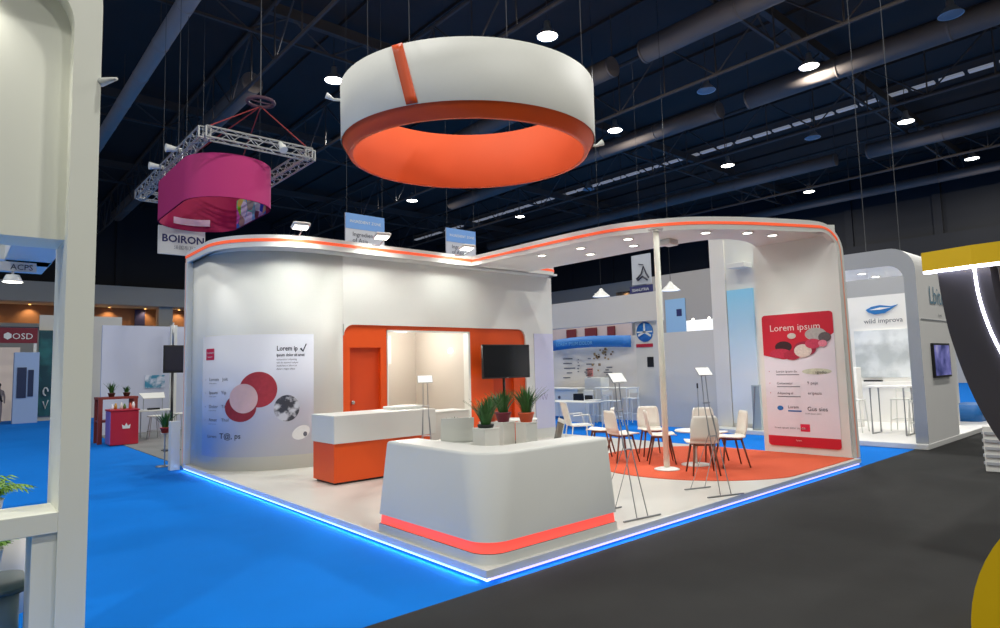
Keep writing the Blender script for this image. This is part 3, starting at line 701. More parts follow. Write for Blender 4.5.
# literature stands --------------------------------------------------
def lit_stand(label, loc, rz, H=1.45):
    t = thing('literature_stand', label, 'literature stand', (0, 0, 0), 'folding metal literature stands')
    for s_ in (-1, 1):
        G().tube([(.08*s_, -.25, .012), (.05*s_, -.08, .7), (.035*s_, .02, 1.1), (.03*s_, .05, H)], .006, 6).build('front_rod', METAL, t)
        G().tube([(.11*s_, .27, .012), (.06*s_, -.07, .72), (.045*s_, -.03, .95)], .005, 6).build('rear_rod', METAL, t)
    G().tube([(-.27, -.25, .01), (.27, -.25, .01)], .009, 6).build('foot_bar', METAL, t)
    G().tube([(-.2, .27, .01), (.2, .27, .01)], .009, 6).build('foot_bar', METAL, t)
    for z, y_ in ((.7, -.08), (1.1, .02)): G().tube([(-.05, y_, z), (.05, y_, z)], .008, 6).build('cross_bar', METAL, t)
    M = Matrix.Translation((0, .04, H+.03)) @ Matrix.Rotation(R(50), 4, 'X')
    tr = G().box((-.105, -.065, -.004), (.105, .065, .004), M=M).build('tray', METAL, t)
    G().box((-.1, -.06, .005), (.1, .06, .008), M=M).build('sheet', mat('paper', (250, 250, 246), .6, emit=.15), tr)
    t.location = loc; t.rotation_euler = (0, 0, rz); return t
lit_stand('thin metal literature stand beside the right end of the counter', (2.24, .36, .1), R(-8), H=1.43)
lit_stand('thin metal literature stand at the front edge of the orange carpet', (3.88, .30, .1), R(-20), H=1.46)
lit_stand('thin metal literature stand between the counter and the rear desk', (1.72, 3.34, .1), R(-30), H=1.44)

# chairs -------------------------------------------------------------
def chair(label):
    t = thing('shell_chair', label, 'chair', (0, 0, 0), 'white shell chairs with brown wooden legs')
    g = G(); rows = []
    prof = [(-.23, .445), (-.2, .46), (-.1, .452), (.05, .44), (.15, .445), (.19, .48), (.215, .56), (.235, .68), (.25, .80), (.255, .84)]
    wid = [.19, .215, .225, .225, .21, .2, .2, .2, .18, .15]
    for (y, z), w_ in zip(prof, wid):
        rows.append([(w_*q, y - (.0 if z < .47 else .03*abs(q)**2), z + (.012*q*q if z < .47 else 0)) for q in (-1, -.7, -.35, 0, .35, .7, 1)])
    s_ = G(); s_.sheet(rows[:6]); o = s_.build('seat', SHELL, t, solid=.016); o2 = G().sheet(rows[5:]).build('backrest', SHELL, t, solid=.016)
    for sx in (-1, 1):
        G().tube([(sx*.13, -.12, .435), (sx*.2, -.2, 0)], [.018, .011], 8).build('leg', WOODL, t)
        G().tube([(sx*.13, .12, .435), (sx*.19, .22, 0)], [.018, .011], 8).build('leg', WOODL, t)
    g = G(); g.box((-.14, -.14, .41), (.14, -.11, .435)); g.box((-.14, .11, .41), (.14, .14, .435)); g.box((-.14, -.12, .41), (-.11, .12, .435)); g.box((.11, -.12, .41), (.14, .12, .435))
    g.build('seat_frame', WOODL, t); return t
ch0 = None
# rz: direction the chair faces = (0,-1) rotated
def face(dx, dy): return math.atan2(dy, dx)+PI/2
CH = [((4.98, 1.08), (.72, .7), 'white chair with its back to the viewer in front of the round table'),
      ((5.83, 1.11), (-.75, .66), 'white chair seen from the side at the right of the round table, facing left'),
      ((6.25, 1.7), (-.5, -.8), 'white chair behind the round table, facing the viewer'),
      ((5.47, 2.12), (.65, -.75), 'white chair directly behind the pole'),
      ((5.22, 2.72), (.9, -.35), 'white chair left of the pole, facing right'),
      ((5.55, 3.45), (-.5, .86), 'leftmost white chair on the orange carpet, facing left'),
      ((6.1, 2.75), (-.6, -.7), 'white chair farthest behind the pole, mostly hidden')]
for (x, y), (dx, dy), lab in CH:
    if ch0 is None: ch0 = o = chair(lab); o.location = (x, y, .108); o.rotation_euler = (0, 0, face(dx, dy))
    else: dup(ch0, (x, y, .108), face(dx, dy), lab)
t = thing('round_table', 'low round white table on a single leg among the white chairs', 'table', (5.62, 1.6, .108))
G().lathe([(0, .52), (.29, .52), (.3, .53), (.29, .545), (0, .545)], (5.62, 1.6, .108), 40).build('tabletop', WHITE, t)
G().tube([(5.62, 1.6, .12), (5.62, 1.6, .63)], .03, 14).build('pedestal', WHITE, t)
G().lathe([(0, 0), (.22, 0), (.22, .012), (.04, .03), (0, .03)], (5.62, 1.6, .108), 30).build('base', WHITE, t)
t = thing('menu_holder', 'thin metal sign holder standing on the round table', 'sign holder', (5.7, 1.55, .653))
G().lathe([(0, 0), (.05, 0), (.05, .008), (0, .01)], (5.7, 1.55, .654), 18).build('base', METAL, t); G().tube([(5.7, 1.55, .66), (5.7, 1.55, 1.36)], .006, 6).build('rod', METAL, t)
G().box((5.69, 1.54, 1.30), (5.71, 1.56, 1.38), bev=.003).build('clip', BLACK, t)
t = thing('side_table', 'small round white table behind the counter plants', 'table', (4.0, 3.9, .1))
G().lathe([(0, .72), (.3, .72), (.31, .73), (.3, .74), (0, .74)], (4.0, 3.9, .1), 32).build('tabletop', WHITE, t); G().tube([(4.0, 3.9, .11), (4.0, 3.9, .82)], .025, 12).build('pedestal', WHITE, t)
G().lathe([(0, 0), (.2, 0), (.2, .012), (.03, .03)], (4.0, 3.9, .1), 24).build('base', WHITE, t)

# suspended ring -------------------------------------------------------
RX, RY, RR = 2.37, 3.06, 1.83
rt = thing('suspended_ring', 'large hanging ring, white outside and orange inside, above the stand', 'hanging ring', (RX, RY, 4.8))
zb = 4.765
ax = Vector((math.sin(R(48.8)), -math.cos(R(48.8)), 0))      # the ring hangs a few degrees out of level
RM = Matrix.Translation((RX, RY, zb)) @ Matrix.Rotation(R(2.2), 4, ax) @ Matrix.Translation((-RX, -RY, -zb))
g = G(); g.lathe([(RR, zb+.17), (RR+.004, zb+.18), (RR+.004, zb+.94), (RR-.03, zb+.95), (RR-.05, zb+.94)], (RX, RY, 0), 96, M=RM); g.build('outer_drum', mat('ring_white', (212, 212, 203), .6), rt)
g = G(); g.lathe([(RR-.012, zb+.18), (RR-.03, zb+.15), (RR-.10, zb+.01), (RR-.115, zb), (RR-.15, zb), (RR-.16, zb+.01)], (RX, RY, 0), 96, M=RM); g.build('lower_lip', ORANGE, rt)
g = G(); g.lathe([(RR-.16, zb+.01), (RR-.16, zb+.93), (RR-.05, zb+.94)], (RX, RY, 0), 96, M=RM); g.build('inner_drum', mat('orange_inner', (222, 82, 18), .75, noise=.05, nscale=1), rt)
# slanted orange stripe on the drum
g = G(); rows = []
A0 = math.atan2(CAM[1]-RY, CAM[0]-RX)
for k in range(9):
    q = k/8; z = zb+.18+.765*q; a = A0 - R(21.5) - R(6.0)*(q)
    rows.append([RM @ Vector((RX+(RR+.010)*math.cos(a+da), RY+(RR+.010)*math.sin(a+da), z)) for da in (-.042, .0, .042)])
g.sheet(rows); g.build('slanted_stripe', ORANGE, rt, solid=.008)
for k in range(4):
    a = A0 + R(-24+k*90); p = RM @ Vector((RX+(RR-.1)*math.cos(a), RY+(RR-.1)*math.sin(a), zb+.9))
    G().tube([p, (p[0], p[1], 15.08)], .006, 5).build('suspension_wire', WIRE, rt)
for k, (da, lab) in enumerate([(-78, 'white spotlight clipped to the left top of the ring'), (95, 'white spotlight clipped to the right lower side of the ring')]):
    a = A0 + R(da); p = Vector((RX+(RR+.06)*math.cos(a), RY+(RR+.06)*math.sin(a), zb+(.75 if k == 0 else .25)))
    dirv = Vector((math.cos(a), math.sin(a), 0))
    t = thing('ring_spotlight', lab, 'spotlight', p)
    G().tube([p-dirv*.05, p+dirv*.04, p+dirv*.14+Vector((0, 0, .05))], [.02, .02, .045], 12).build('lamp_head', WHITE, t)
    G().tube([p-dirv*.1+Vector((0, 0, -.03)), p], .01, 6).build('arm', METAL, t)

# ================================================================ pink hanging ring and truss at left
pk = thing('hanging_oval_banner', 'magenta oval fabric ring with colourful inside hanging from the truss frame', 'hanging banner', (1.95, 13.8, 6.1))
def stadium(x0, x1, y0, y1, n=14):
    r = (x1-x0)/2; cx = (x0+x1)/2
    return arc(cx, y0+r, r, r, 180, 360, n) + arc(cx, y1-r, r, r, 0, 180, n)
st = stadium(.95, 3.1, 11.7, 16.2)
def ringwall(g, poly, off, z0, z1, mi=0, a=0, b=None):
    P_ = poly + [poly[0]]; P_ = P_[a:b]
    g.sheet([[(x, y, z0) for x, y in P_], [(x, y, z1) for x, y in P_]], mi)
g = G(); ringwall(g, st, 0, 6.05, 7.15); g.build('outer_fabric', MAGENTA, pk)
st2 = stadium(.99, 3.06, 11.74, 16.16)
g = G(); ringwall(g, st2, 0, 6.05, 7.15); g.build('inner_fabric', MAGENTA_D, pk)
def mosaic(name):
    m = bpy.data.materials.new(name); m.use_nodes = True; nt = m.node_tree; b = nt.nodes['Principled BSDF']; b.inputs['Roughness'].default_value = .7
    tc = nt.nodes.new('ShaderNodeTexCoord'); v = nt.nodes.new('ShaderNodeTexVoronoi'); v.inputs['Scale'].default_value = 2.6
    hs = nt.nodes.new('ShaderNodeHueSaturation'); hs.inputs['Saturation'].default_value = 1.1; hs.inputs['Value'].default_value = .75
    nt.links.new(tc.outputs['Object'], v.inputs['Vector']); nt.links.new(v.outputs['Color'], hs.inputs['Color']); nt.links.new(hs.outputs[0], b.inputs['Base Color']); return m
st3 = stadium(1.0, 2.9, 11.75, 16.15)
g = G(); g.sheet([[(3.045, 12.8+.33*i, z) for i in range(8)] for z in (6.05, 6.9)]); o = g.build('picture_panel', mosaic('colour_picture'), pk)
g = G(); P3 = stadium(1.02, 2.88, 11.78, 16.12)[19:25]; g.sheet([[(x, y, z) for x, y in P3] for z in (6.2, 6.4)]); g.build('label_strip', mat('pink_white', (226, 190, 206), .7), pk)
for (x_, y_) in ((1.02, 13.5), (3.02, 13.2), (1.9, 16.19)): G().tube([(x_, y_, 7.1), (x_, y_, 15.08)], .006, 4).build('suspension_wire', WIRE, pk)
bs = thing('hanging_panel_sign', 'white panel with dark blue capital letters hanging below the left of the oval banner', 'sign', (1.9, 16.3, 5.4))
G().box((1.2, 16.27, 5.3), (2.5, 16.33, 6.15), bev=.01).build('panel', WHITE, bs)
for xx in (1.3, 2.4): G().tube([(xx, 16.3, 6.15), (xx, 16.3, 15.08)], .006, 4).build('suspension_wire', WIRE, bs)
text_mesh('BOIRON', .31, lambda x, y: (1.29+x, 16.262, 5.68+y), 'lettering', NAVY, bs, bold=.008)
text_mesh('法国布瓦宏', .14, lambda x, y: (1.62+x, 16.262, 5.48+y), 'lettering', INK, bs)
# truss frame
tf = thing('overhead_truss', 'silver rectangular truss frame hanging above the magenta oval banner', 'truss', (2.5, 14.4, 7.4))
def box_truss(a, b, s_=.26, name='truss_section'):
    g = G(); a = Vector(a); b = Vector(b); d_ = (b-a).normalized(); sd = Vector((-d_.y, d_.x, 0))*s_/2; up = Vector((0, 0, s_/2))
    ch = [sd+up, sd-up, -sd-up, -sd+up]; L = (b-a).length; n = max(2, round(L/.3))
    for c_ in ch: g.tube([a+c_, b+c_], .024, 6)
    for i in range(n):
        p = a+d_*L*i/n; q = a+d_*L*(i+1)/n
        for k in range(4):
            c1, c2 = ch[k], ch[(k+1) % 4]
            if i % 2: c1, c2 = c2, c1
            g.tube([p+c1, q+c2], .011, 4, caps=False)
    for e in (a, b):
        for k in range(4): g.tube([e+ch[k], e+ch[(k+1) % 4]], .02, 5)
    return g.build(name, GALV, tf)
T = [(1.14, 11.45), (4.05, 11.4), (4.05, 17.6), (.8, 17.6)]
zt = 7.5
T = [(1.12, 11.6), (3.78, 11.6), (3.78, 18.4), (1.12, 18.4)]
for a, b in zip(T, T[1:]+T[:1]): box_truss((*a, zt), (*b, zt))
for k, (x, y) in enumerate([(1.14, 13.6), (1.14, 15.4), (2.9, 11.5)]):
    t = thing('truss_spotlight', ['white spotlight on the left truss beam, nearer one', 'white spotlight on the left truss beam, farther one', 'white spotlight hanging at the front truss beam'][k], 'spotlight', (x, y, zt))
    s_ = Vector((-.4, 0, -.02)) if k < 2 else Vector((.05, -.15, -.25))
    G().tube([Vector((x, y, zt+.13)), Vector((x, y, zt+.13))+s_*.5, Vector((x, y, zt+.13))+s_], [.04, .07, .11], 10).build('lamp_head', WHITE, t)
    G().tube([(x, y, zt-.1), (x, y, zt+.15)], .015, 6).build('clamp', METAL, t)
hc = thing('hoist_ring', 'dark ring hub with red slings above the truss frame', 'hoist', (2.5, 14.5, 9.2))
HX, HY, HZ = 2.84, 12.67, 8.95
n = 30; g = G(); g.tube([(HX+.34*math.cos(2*PI*k/n), HY+.34*math.sin(2*PI*k/n), HZ+.12) for k in range(n+1)], .05, 8, caps=False); g.build('hub_ring', mat('dark_mauve_rubber', (92, 64, 76), .7), hc)
for a, b in T: G().tube([(a, b, zt+.12), (HX, HY, HZ)], .016, 5).build('red_sling', mat('red_sling', (150, 50, 48), .7), hc)
G().tube([(HX-.32, HY, HZ+.12), (HX+.32, HY, HZ+.12)], .02, 5).build('hub_spoke', MATS['dark_mauve_rubber'], hc)
G().tube([(HX, HY, HZ-.1), (HX, HY, 15.08)], .014, 6).build('lifting_chain', mat('chain_steel', (110, 108, 106), .7), hc)
# other thin suspension wires
for k, (x, y, z0, lab) in enumerate([(11.0, .72, 3.82, 'thin wire at the far right above the portal stand, left one'), (11.0, .1, 3.8, 'thin wire at the far right above the portal stand, right one')]):
    tag(G().tube([(x, y, z0), (x, y, 15.1)], .007, 5).build('suspension_wire', WIRE), lab, 'wire')
# hanging hall signs with blue header
for k, (x0, x1, z0, z1, lab) in enumerate([(4.64, 5.84, 5.05, 6.0, 'hanging sign board with blue header, left of the two above the back wall'), (8.0, 9.15, 5.1, 6.02, 'hanging sign board with blue header, right of the two above the inner corner')]):
    t = thing('hanging_sign', lab, 'sign', (x0, 11.3, z0), 'hall signs with blue header')
    G().box((x0, 11.3, z0), (x1, 11.34, z1)).build('panel', mat('sign_grey_white', (196, 198, 204), .6), t)
    G().box((x0, 11.293, z1-.42), (x1, 11.3, z1)).build('blue_header', LBLUE, t)
    text_mesh('INGREDIENT ZONE', .11, lambda x, y: (x0+.12+x, 11.288, z1-.25+y), 'lettering', WHITE, t)
    text_mesh('Ingredients\nof Asia', .17, lambda x, y: (x0+.2+x, 11.288, z1-.62+y), 'lettering', INKD, t)
    for xx in (x0+.05, x1-.05): G().tube([(xx, 11.32, z1), (xx, 11.32, 15.1)], .005, 4).build('suspension_wire', WIRE, t)

# ================================================================ LEFT FOREGROUND PORTAL
lp = thing('white_portal', 'cream white portal frame with half height rail at the left edge of the view', 'portal frame', (-3.2, .7, 0))
g = G()
# main post: front face on y=.6, reveal towards -x
xo, xi, yt, yb = -2.62, -2.77, .6, 1.15
prof = [(xo, 0), (xo, 3.55)] + [(xo-.6+.6*math.cos(R(a)), 3.75+.5*math.sin(R(a))) for a in range(0, 91, 10)] + [(-6.5, 4.25), (-6.5, 4.05)] + [(xi-.5+.45*math.cos(R(a)) , 3.62+.43*math.sin(R(a))) for a in range(90, -1, -10)] + [(xi, 3.4), (xi, 0)]
post_in = [(xi-.25+.25*math.cos(R(a)), 3.92+.28*math.sin(R(a))) for a in range(0, 91, 10)]
post_out = [(xo-.4+.4*math.cos(R(a)), 4.1+.5*math.sin(R(a))) for a in range(0, 91, 10)]
rows = [[(xi, z) for z in (0,)] ]
inn = [(xi, 0), (xi, 1), (xi, 2.5)] + post_in + [(-4.5, 4.2), (-6.5, 4.2)]
outp = [(xo, 0), (xo, 1), (xo, 2.5)] + post_out + [(-4.5, 4.6), (-6.5, 4.6)]
vs = []; fs = []
for a, b in zip(inn, outp): vs += [(a[0], yt, a[1]), (b[0], yt, b[1]), (b[0], yb, b[1]), (a[0], yb, a[1])]
for i in range(len(inn)-1):
    for k in range(4): fs.append([i*4+k, i*4+(k+1) % 4, (i+1)*4+(k+1) % 4, (i+1)*4+k])
fs += [[0, 1, 2, 3]]
g.add(vs, fs); g.build('arched_post', CREAM, lp)
G().box((-6.5, .74, 2.57), (xi, 1.1, 4.21)).build('header_panel', CREAM, lp)
G().box((-6.5, .6, .80), (xi, .98, .92), bev=.004).build('rail', CREAM, lp)
G().box((-2.89, .62, 0), (xi, .96, .80)).build('rail_post', CREAM, lp)
hl = G().lathe([(0, 0), (.06, 0), (.07, .02)], (-3.35, .67, 4.17), 16).build('header_lamp', GLOWS, lp); spot(lp, (-3.35, .66, 4.14), (-3.35, .76, 2.6), 22, 120, .9)
G().tube([(-2.62, .62, 3.6), (-2.55, .5, 3.6)], [.03, .01], 8).build('clip_hook', WHITE, lp)
# things beyond the rail
def palm(label, loc, seed, h, n=26, group=None):
    rnd = random.Random(seed); t = thing('leafy_palm', label, 'plant', loc, group); x, y, z = loc
    G().lathe([(0, 0), (.09, 0), (.12, .2), (.125, .2), (.11, .19), (0, .18)], loc, 24).build('pot', WHITE, t)
    g = G()
    for i in range(n):
        a = rnd.uniform(0, 2*PI); l = h*rnd.uniform(.7, 1.1); sp_ = rnd.uniform(.35, 1.0)
        d_ = Vector((math.cos(a), math.sin(a), 0)); sd = Vector((-d_.y, d_.x, 0)); P_ = []
        for k in range(9):
            q = k/8; P_.append(Vector((x, y, z+.18)) + d_*(l*sp_*q) + Vector((0, 0, l*(1.0*q-.75*sp_*q*q))))
        g.tube(P_, .003, 4, caps=False)
        for k in range(2, 9):
            for s_ in (-1, 1):
                b = P_[k]; tip = b + sd*s_*(.11*h*2*(1-.5*k/8)) + d_*.05 - Vector((0, 0, .03)); e = d_*.012
                g.add([b-e, b+e, tip], [[0, 1, 2]])
    g.build('fronds', LEAF2, t); return t
tag(G().prism(rrect(-3.6, 1.9, -2.75, 2.5, .2), 0, .62, smooth=True).build('display_plinth', GREYW), 'pale grey rounded plinth behind the left rail carrying a palm', 'plinth')
palm('feathery yellow green palm above the rail at the left edge', (-3.06, 2.1, .62), 4, .32, n=34)
pl = thing('glass_top_table', 'rounded table with dark glass top below the left rail', 'table', (-3.05, 1.1, 0))
G().prism(rrect(-3.5, .95, -2.86, 1.5, .12), .40, .43, smooth=True).build('glass_top', mat('smoky_glass', (70, 92, 96), .1), pl)
G().prism(rrect(-3.45, 1.0, -2.9, 1.45, .1), 0, .40, smooth=True).build('body', mat('teal_grey', (140, 160, 160), .5), pl)
palm('low yellow green palm on the glass topped table at the bottom left corner', (-3.1, 1.25, .43), 9, .24, n=34)

# canopy and lamp seen through the left portal
t = thing('neighbour_canopy', 'white slanted overhead beam frame seen through the left portal', 'canopy', (-3, 6, 3.2))
g = G(); g.box((-2.8, 5.0, 3.25), (-2.3, 7.4, 3.6), bev=.01); g.box((-6, 6.2, 3.25), (-2.3, 6.6, 3.5)); g.build('beams', WHITE, t)
g = G(); g.box((-6, 6.0, 3.08), (-2.48, 6.04, 3.2)); g.build('sign_plate', GREYW, t)
text_mesh('ACPS', .1, lambda x, y: (-2.75+x, 5.99, 3.1+y), 'lettering', INKD, t)
t = thing('hanging_spotlight', 'white spotlight below the slanted beam at the left', 'spotlight', (-2.72, 6.0, 3.0))
G().lathe([(0, .1), (.07, .09), (.1, .02), (.11, 0)], (-2.72, 6.0, 2.94), 18).build('lamp_head', WHITE, t); G().lathe([(0, 0), (.1, 0)], (-2.72, 6.0, 2.935), 18).build('lens', GLOWS, t)
G().tube([(-2.72, 6.0, 3.03), (-2.72, 6.02, 3.1)], .015, 6).build('bracket', METAL, t)

# ================================================================ LEFT BACKGROUND
# stand with grey floor and pale wall
struct(G().box((.1, 8.9, .0), (6, 18.4, .012)).build('floor', GREY_CARPET))
tag(G().box((.14, 18.0, .01), (3.6, 18.12, 3.28)).build('partition_wall', mat('lavender_wall', (200, 204, 218), .6, noise=.03, nscale=1)), 'pale lavender partition wall behind the red cabinet', 'partition')
tag(G().box((1.3, 17.975, 1.35), (1.85, 17.995, 1.75)).build('wall_picture', mottled('teal_flower_print', (60, 140, 170), (222, 226, 236), 4)), 'small blue and white floral picture on the lavender partition', 'picture')
tag(G().box((1.92, 17.6, .01), (2.1, 17.75, 3.3), bev=.01).build('partition_post', WHITE), 'white post at the right end of the lavender partition', 'post')
t = thing('television', 'small dark hanging television beside the left end of the back wall', 'television', (.58, 12.0, 1.8))
G().box((.42, 12.0, 1.78), (.9, 12.05, 2.42), bev=.01).build('casing', BLACK, t); G().box((.45, 11.995, 1.82), (.87, 12.0, 2.38)).build('screen', mat('dim_screen', (38, 38, 50), .2), t)
G().tube([(.62, 12.03, 0), (.62, 12.03, 1.8)], .03, 8).build('stand_pole', BLACK, t); G().tube([(.62, 12.03, 2.4), (.62, 12.03, 2.95)], .02, 8).build('top_pole', METAL, t)
G().box((.45, 11.9, .012), (.8, 12.2, .03)).build('stand_base', BLACK, t)
ws = thing('open_shelf', 'reddish wooden open shelf frame behind the red cabinet', 'shelf', (0, 15.6, 0))
for (x, y) in ((-.3, 15.2), (.5, 15.2), (-.3, 15.7), (.5, 15.7)): G().box((x-.05, y-.05, 0), (x+.05, y+.05, 1.14)).build('frame_post', mat('red_brown_wood', (132, 52, 44), .5, noise=.2, nscale=10), ws)
G().box((-.36, 15.14, 1.14), (.56, 15.76, 1.2)).build('top_board', MATS['red_brown_wood'], ws); G().box((-.33, 15.17, .55), (.53, 15.73, .6)).build('middle_board', MATS['red_brown_wood'], ws)
rc_ = thing('red_cabinet', 'low red cabinet with violet left side and small white crown emblem', 'cabinet', (.15, 14.6, 0))
G().box((-.2, 14.35, .02), (.42, 14.95, .86), bev=.01).build('body', REDP, rc_); G().box((-.215, 14.36, .04), (-.2, 14.94, .85)).build('side_panel', mat('violet_side', (126, 106, 178), .5), rc_)
G().box((-.23, 14.33, .86), (.44, 14.97, .9), bev=.006).build('top', REDP, rc_)
g = G(); g.add([(.06+u*.16, 14.335, .42+v*.14) for u, v in [(0, 0), (1, 0), (1.1, .8), (.75, .45), (.5, 1), (.25, .45), (-.1, .8)]], [[0, 1, 2, 3, 4, 5, 6]]); g.build('crown_emblem', WHITE, rc_)
rnd = random.Random(2)
JC = [(230, 230, 235), (200, 150, 60), (220, 220, 210), (90, 120, 60), (210, 90, 60), (240, 240, 240)]
JN = ['white', 'amber', 'ivory', 'olive', 'coral', 'glossy white']
for k in range(6):
    x = -.14+k*.1; y = 14.55+(k % 2)*.15
    tag(G().lathe([(0, 0), (.035, 0), (.035, .07+.02*(k % 3)), (.02, .1+.02*(k % 3)), (.02, .13+.02*(k % 3)), (0, .13+.02*(k % 3))], (x, y, .9), 12).build('sample_jar', mat('jar_%d' % k, JC[k], .3)), JN[k]+' sample jar on top of the red cabinet', 'jar', 'sample jars on the red cabinet')
for k, (x, y, lab) in enumerate([(-.02, 15.4, 'bushy green plant on the left of the wooden shelf'), (.34, 15.45, 'dark leafy pot plant on the right of the wooden shelf')]):
    p_ = grass_pot('potted_plant', lab, 'plant', (x, y, 1.2), seed=30+k, h=.3 if k == 0 else .18, n=50, pot=True, potm=mat('brown_pot', (90, 60, 50), .6))
# white table with stools
t = thing('bar_table', 'white table with laminated display hood behind the red cabinet', 'table', (1.1, 16, 0))
G().box((.7, 15.75, .74), (1.55, 16.25, .78), bev=.005).build('tabletop', WHITE, t)
for (x, y) in ((.76, 15.8), (1.49, 15.8), (.76, 16.2), (1.49, 16.2)): G().tube([(x, y, .012), (x, y, .74)], .015, 6).build('leg', METAL, t)
t = thing('display_hood', 'white slanted display hood on thin legs standing on the white table', 'display', (1.1, 16, .78))
G().add([(.82, 15.8, 1.1), (1.36, 15.8, 1.1), (1.42, 16.2, 1.24), (.78, 16.2, 1.24)], [[0, 1, 2, 3]]).build('hood', WHITE, t, solid=.02)
for x in (.86, 1.34): G().tube([(x, 16.0, .78), (x, 16.0, 1.17)], .01, 5).build('leg', METAL, t)
tag(G().box((.95, 15.85, .78), (1.25, 16.0, .83), bev=.01).build('black_tray', BLACK), 'small black tray on the white table', 'tray')
def stool(label, loc, h=.62, grp='white bar stools'):
    t = thing('bar_stool', label, 'stool', (0, 0, 0), grp)
    G().lathe([(0, h-.02), (.16, h-.02), (.17, h), (.15, h+.02), (0, h+.02)], n=20).build('seat', WHITE, t)
    for k in range(4):
        a = PI/4+k*PI/2; G().tube([(.1*math.cos(a), .1*math.sin(a), h-.02), (.2*math.cos(a), .2*math.sin(a), 0)], .011, 6).build('leg', METAL, t)
    G().tube([(.17*math.cos(2*PI*k/16), .17*math.sin(2*PI*k/16), .22) for k in range(17)], .008, 5, caps=False).build('foot_ring', METAL, t)
    t.location = loc; return t
s0 = stool('white bar stool left of the display table', (.55, 16.0, .012)); dup(s0, (1.0, 15.4, .012), label='white bar stool in front of the display table'); dup(s0, (1.75, 15.9, .012), label='white bar stool right of the display table')
# plant on thin stand
t = thing('plant_stand', 'thin metal stand with a round foot at the left end of the stand', 'plant stand', (-.13, 9.4, 0))
G().lathe([(0, 0), (.15, 0), (.15, .012), (0, .015)], (-.13, 9.4, .0), 20).build('foot', METAL, t); G().tube([(-.13, 9.4, .01), (-.13, 9.4, .62)], .012, 6).build('pole', METAL, t); G().lathe([(0, 0), (.1, 0), (.1, .012), (0, .012)], (-.13, 9.4, .615), 20).build('top_plate', METAL, t)
grass_pot('potted_plant', 'green plant in red pot on the thin metal stand', 'plant', (-.13, 9.4, .63), seed=41, h=.3, n=70, potm=mat('red_pot', (176, 40, 40), .5))
tag(G().box((-.2, 8.7, 0), (-.04, 8.86, .88), bev=.005).build('low_post', WHITE), 'short white post at the left end of the stand platform', 'post')

# far booth with dark red header, screens, teal banner
t = thing('far_booth_header', 'dark red overhead header board with white emblems at the far left', 'sign', (-3, 28, 3.2))
G().box((-6, 28, 3.2), (-.58, 28.1, 3.82)).build('board', mat('dark_red_board', (120, 24, 40), .6), t)
text_mesh('SD ⬢OSD', .34, lambda x, y: (-2.2+x, 27.99, 3.36+y), 'lettering', WHITE, t)
for x in (-5.9, -.7): G().box((x, 28.02, 0), (x+.1, 28.1, 3.2)).build('post', WHITE, t)
t = thing('screen_tower', 'pale blue exhibition tower with dark wall screens at the far left', 'display tower', (-1, 27.8, 0))
G().box((-1.35, 27.3, 0), (-.55, 27.8, 2.8), bev=.01).build('body', mat('pale_blue_wall', (156, 180, 212), .6), t)
G().box((-1.25, 27.27, 1.0), (-.95, 27.3, 2.2)).build('screen', mat('blue_screen', (40, 52, 80), .3), t); G().box((-.9, 27.27, 1.05), (-.72, 27.3, 2.1)).build('screen', mat('blue_screen', (40, 52, 80), .3), t)
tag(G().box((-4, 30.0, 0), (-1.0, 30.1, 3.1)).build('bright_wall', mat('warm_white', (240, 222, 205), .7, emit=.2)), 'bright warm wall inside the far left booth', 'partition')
t = thing('teal_banner', 'dark teal vertical banner beside the left portal post', 'banner', (-.3, 28, 0))
G().box((-.5, 28.3, .2), (1.3, 28.36, 3.75)).build('cloth', mottled('teal_print', (14, 66, 74), (32, 104, 104), 1.2), t)
g = G(); g.tube([(-.22+.08*math.cos(2*PI*k/14), 28.28, 1.2+.16*math.sin(2*PI*k/14)) for k in range(12)], .03, 5); g.tube([(-.3, 28.28, .8), (-.22, 28.28, .5), (-.12, 28.28, .85)], .03, 5); g.build('lettering', WHITE, t)
tag(G().box((-.5, 28.4, 0), (2.5, 28.5, 4.4)).build('partition_wall', BEIGE), 'beige partition behind the teal banner', 'partition')
tag(G().box((1.3, 24.0, 0), (1.9, 24.4, 3.2)).build('dark_shelf_unit', mottled('shelf_goods', (50, 36, 36), (120, 110, 90), 3)), 'dark narrow shelf unit seen just right of the left portal post', 'shelf')
tag(G().box((3.3, 20.0, 0), (4.2, 20.3, 3.0)).build('yellow_partition', mat('ochre', (176, 132, 40), .6)), 'ochre yellow partition behind the small hanging television', 'partition')

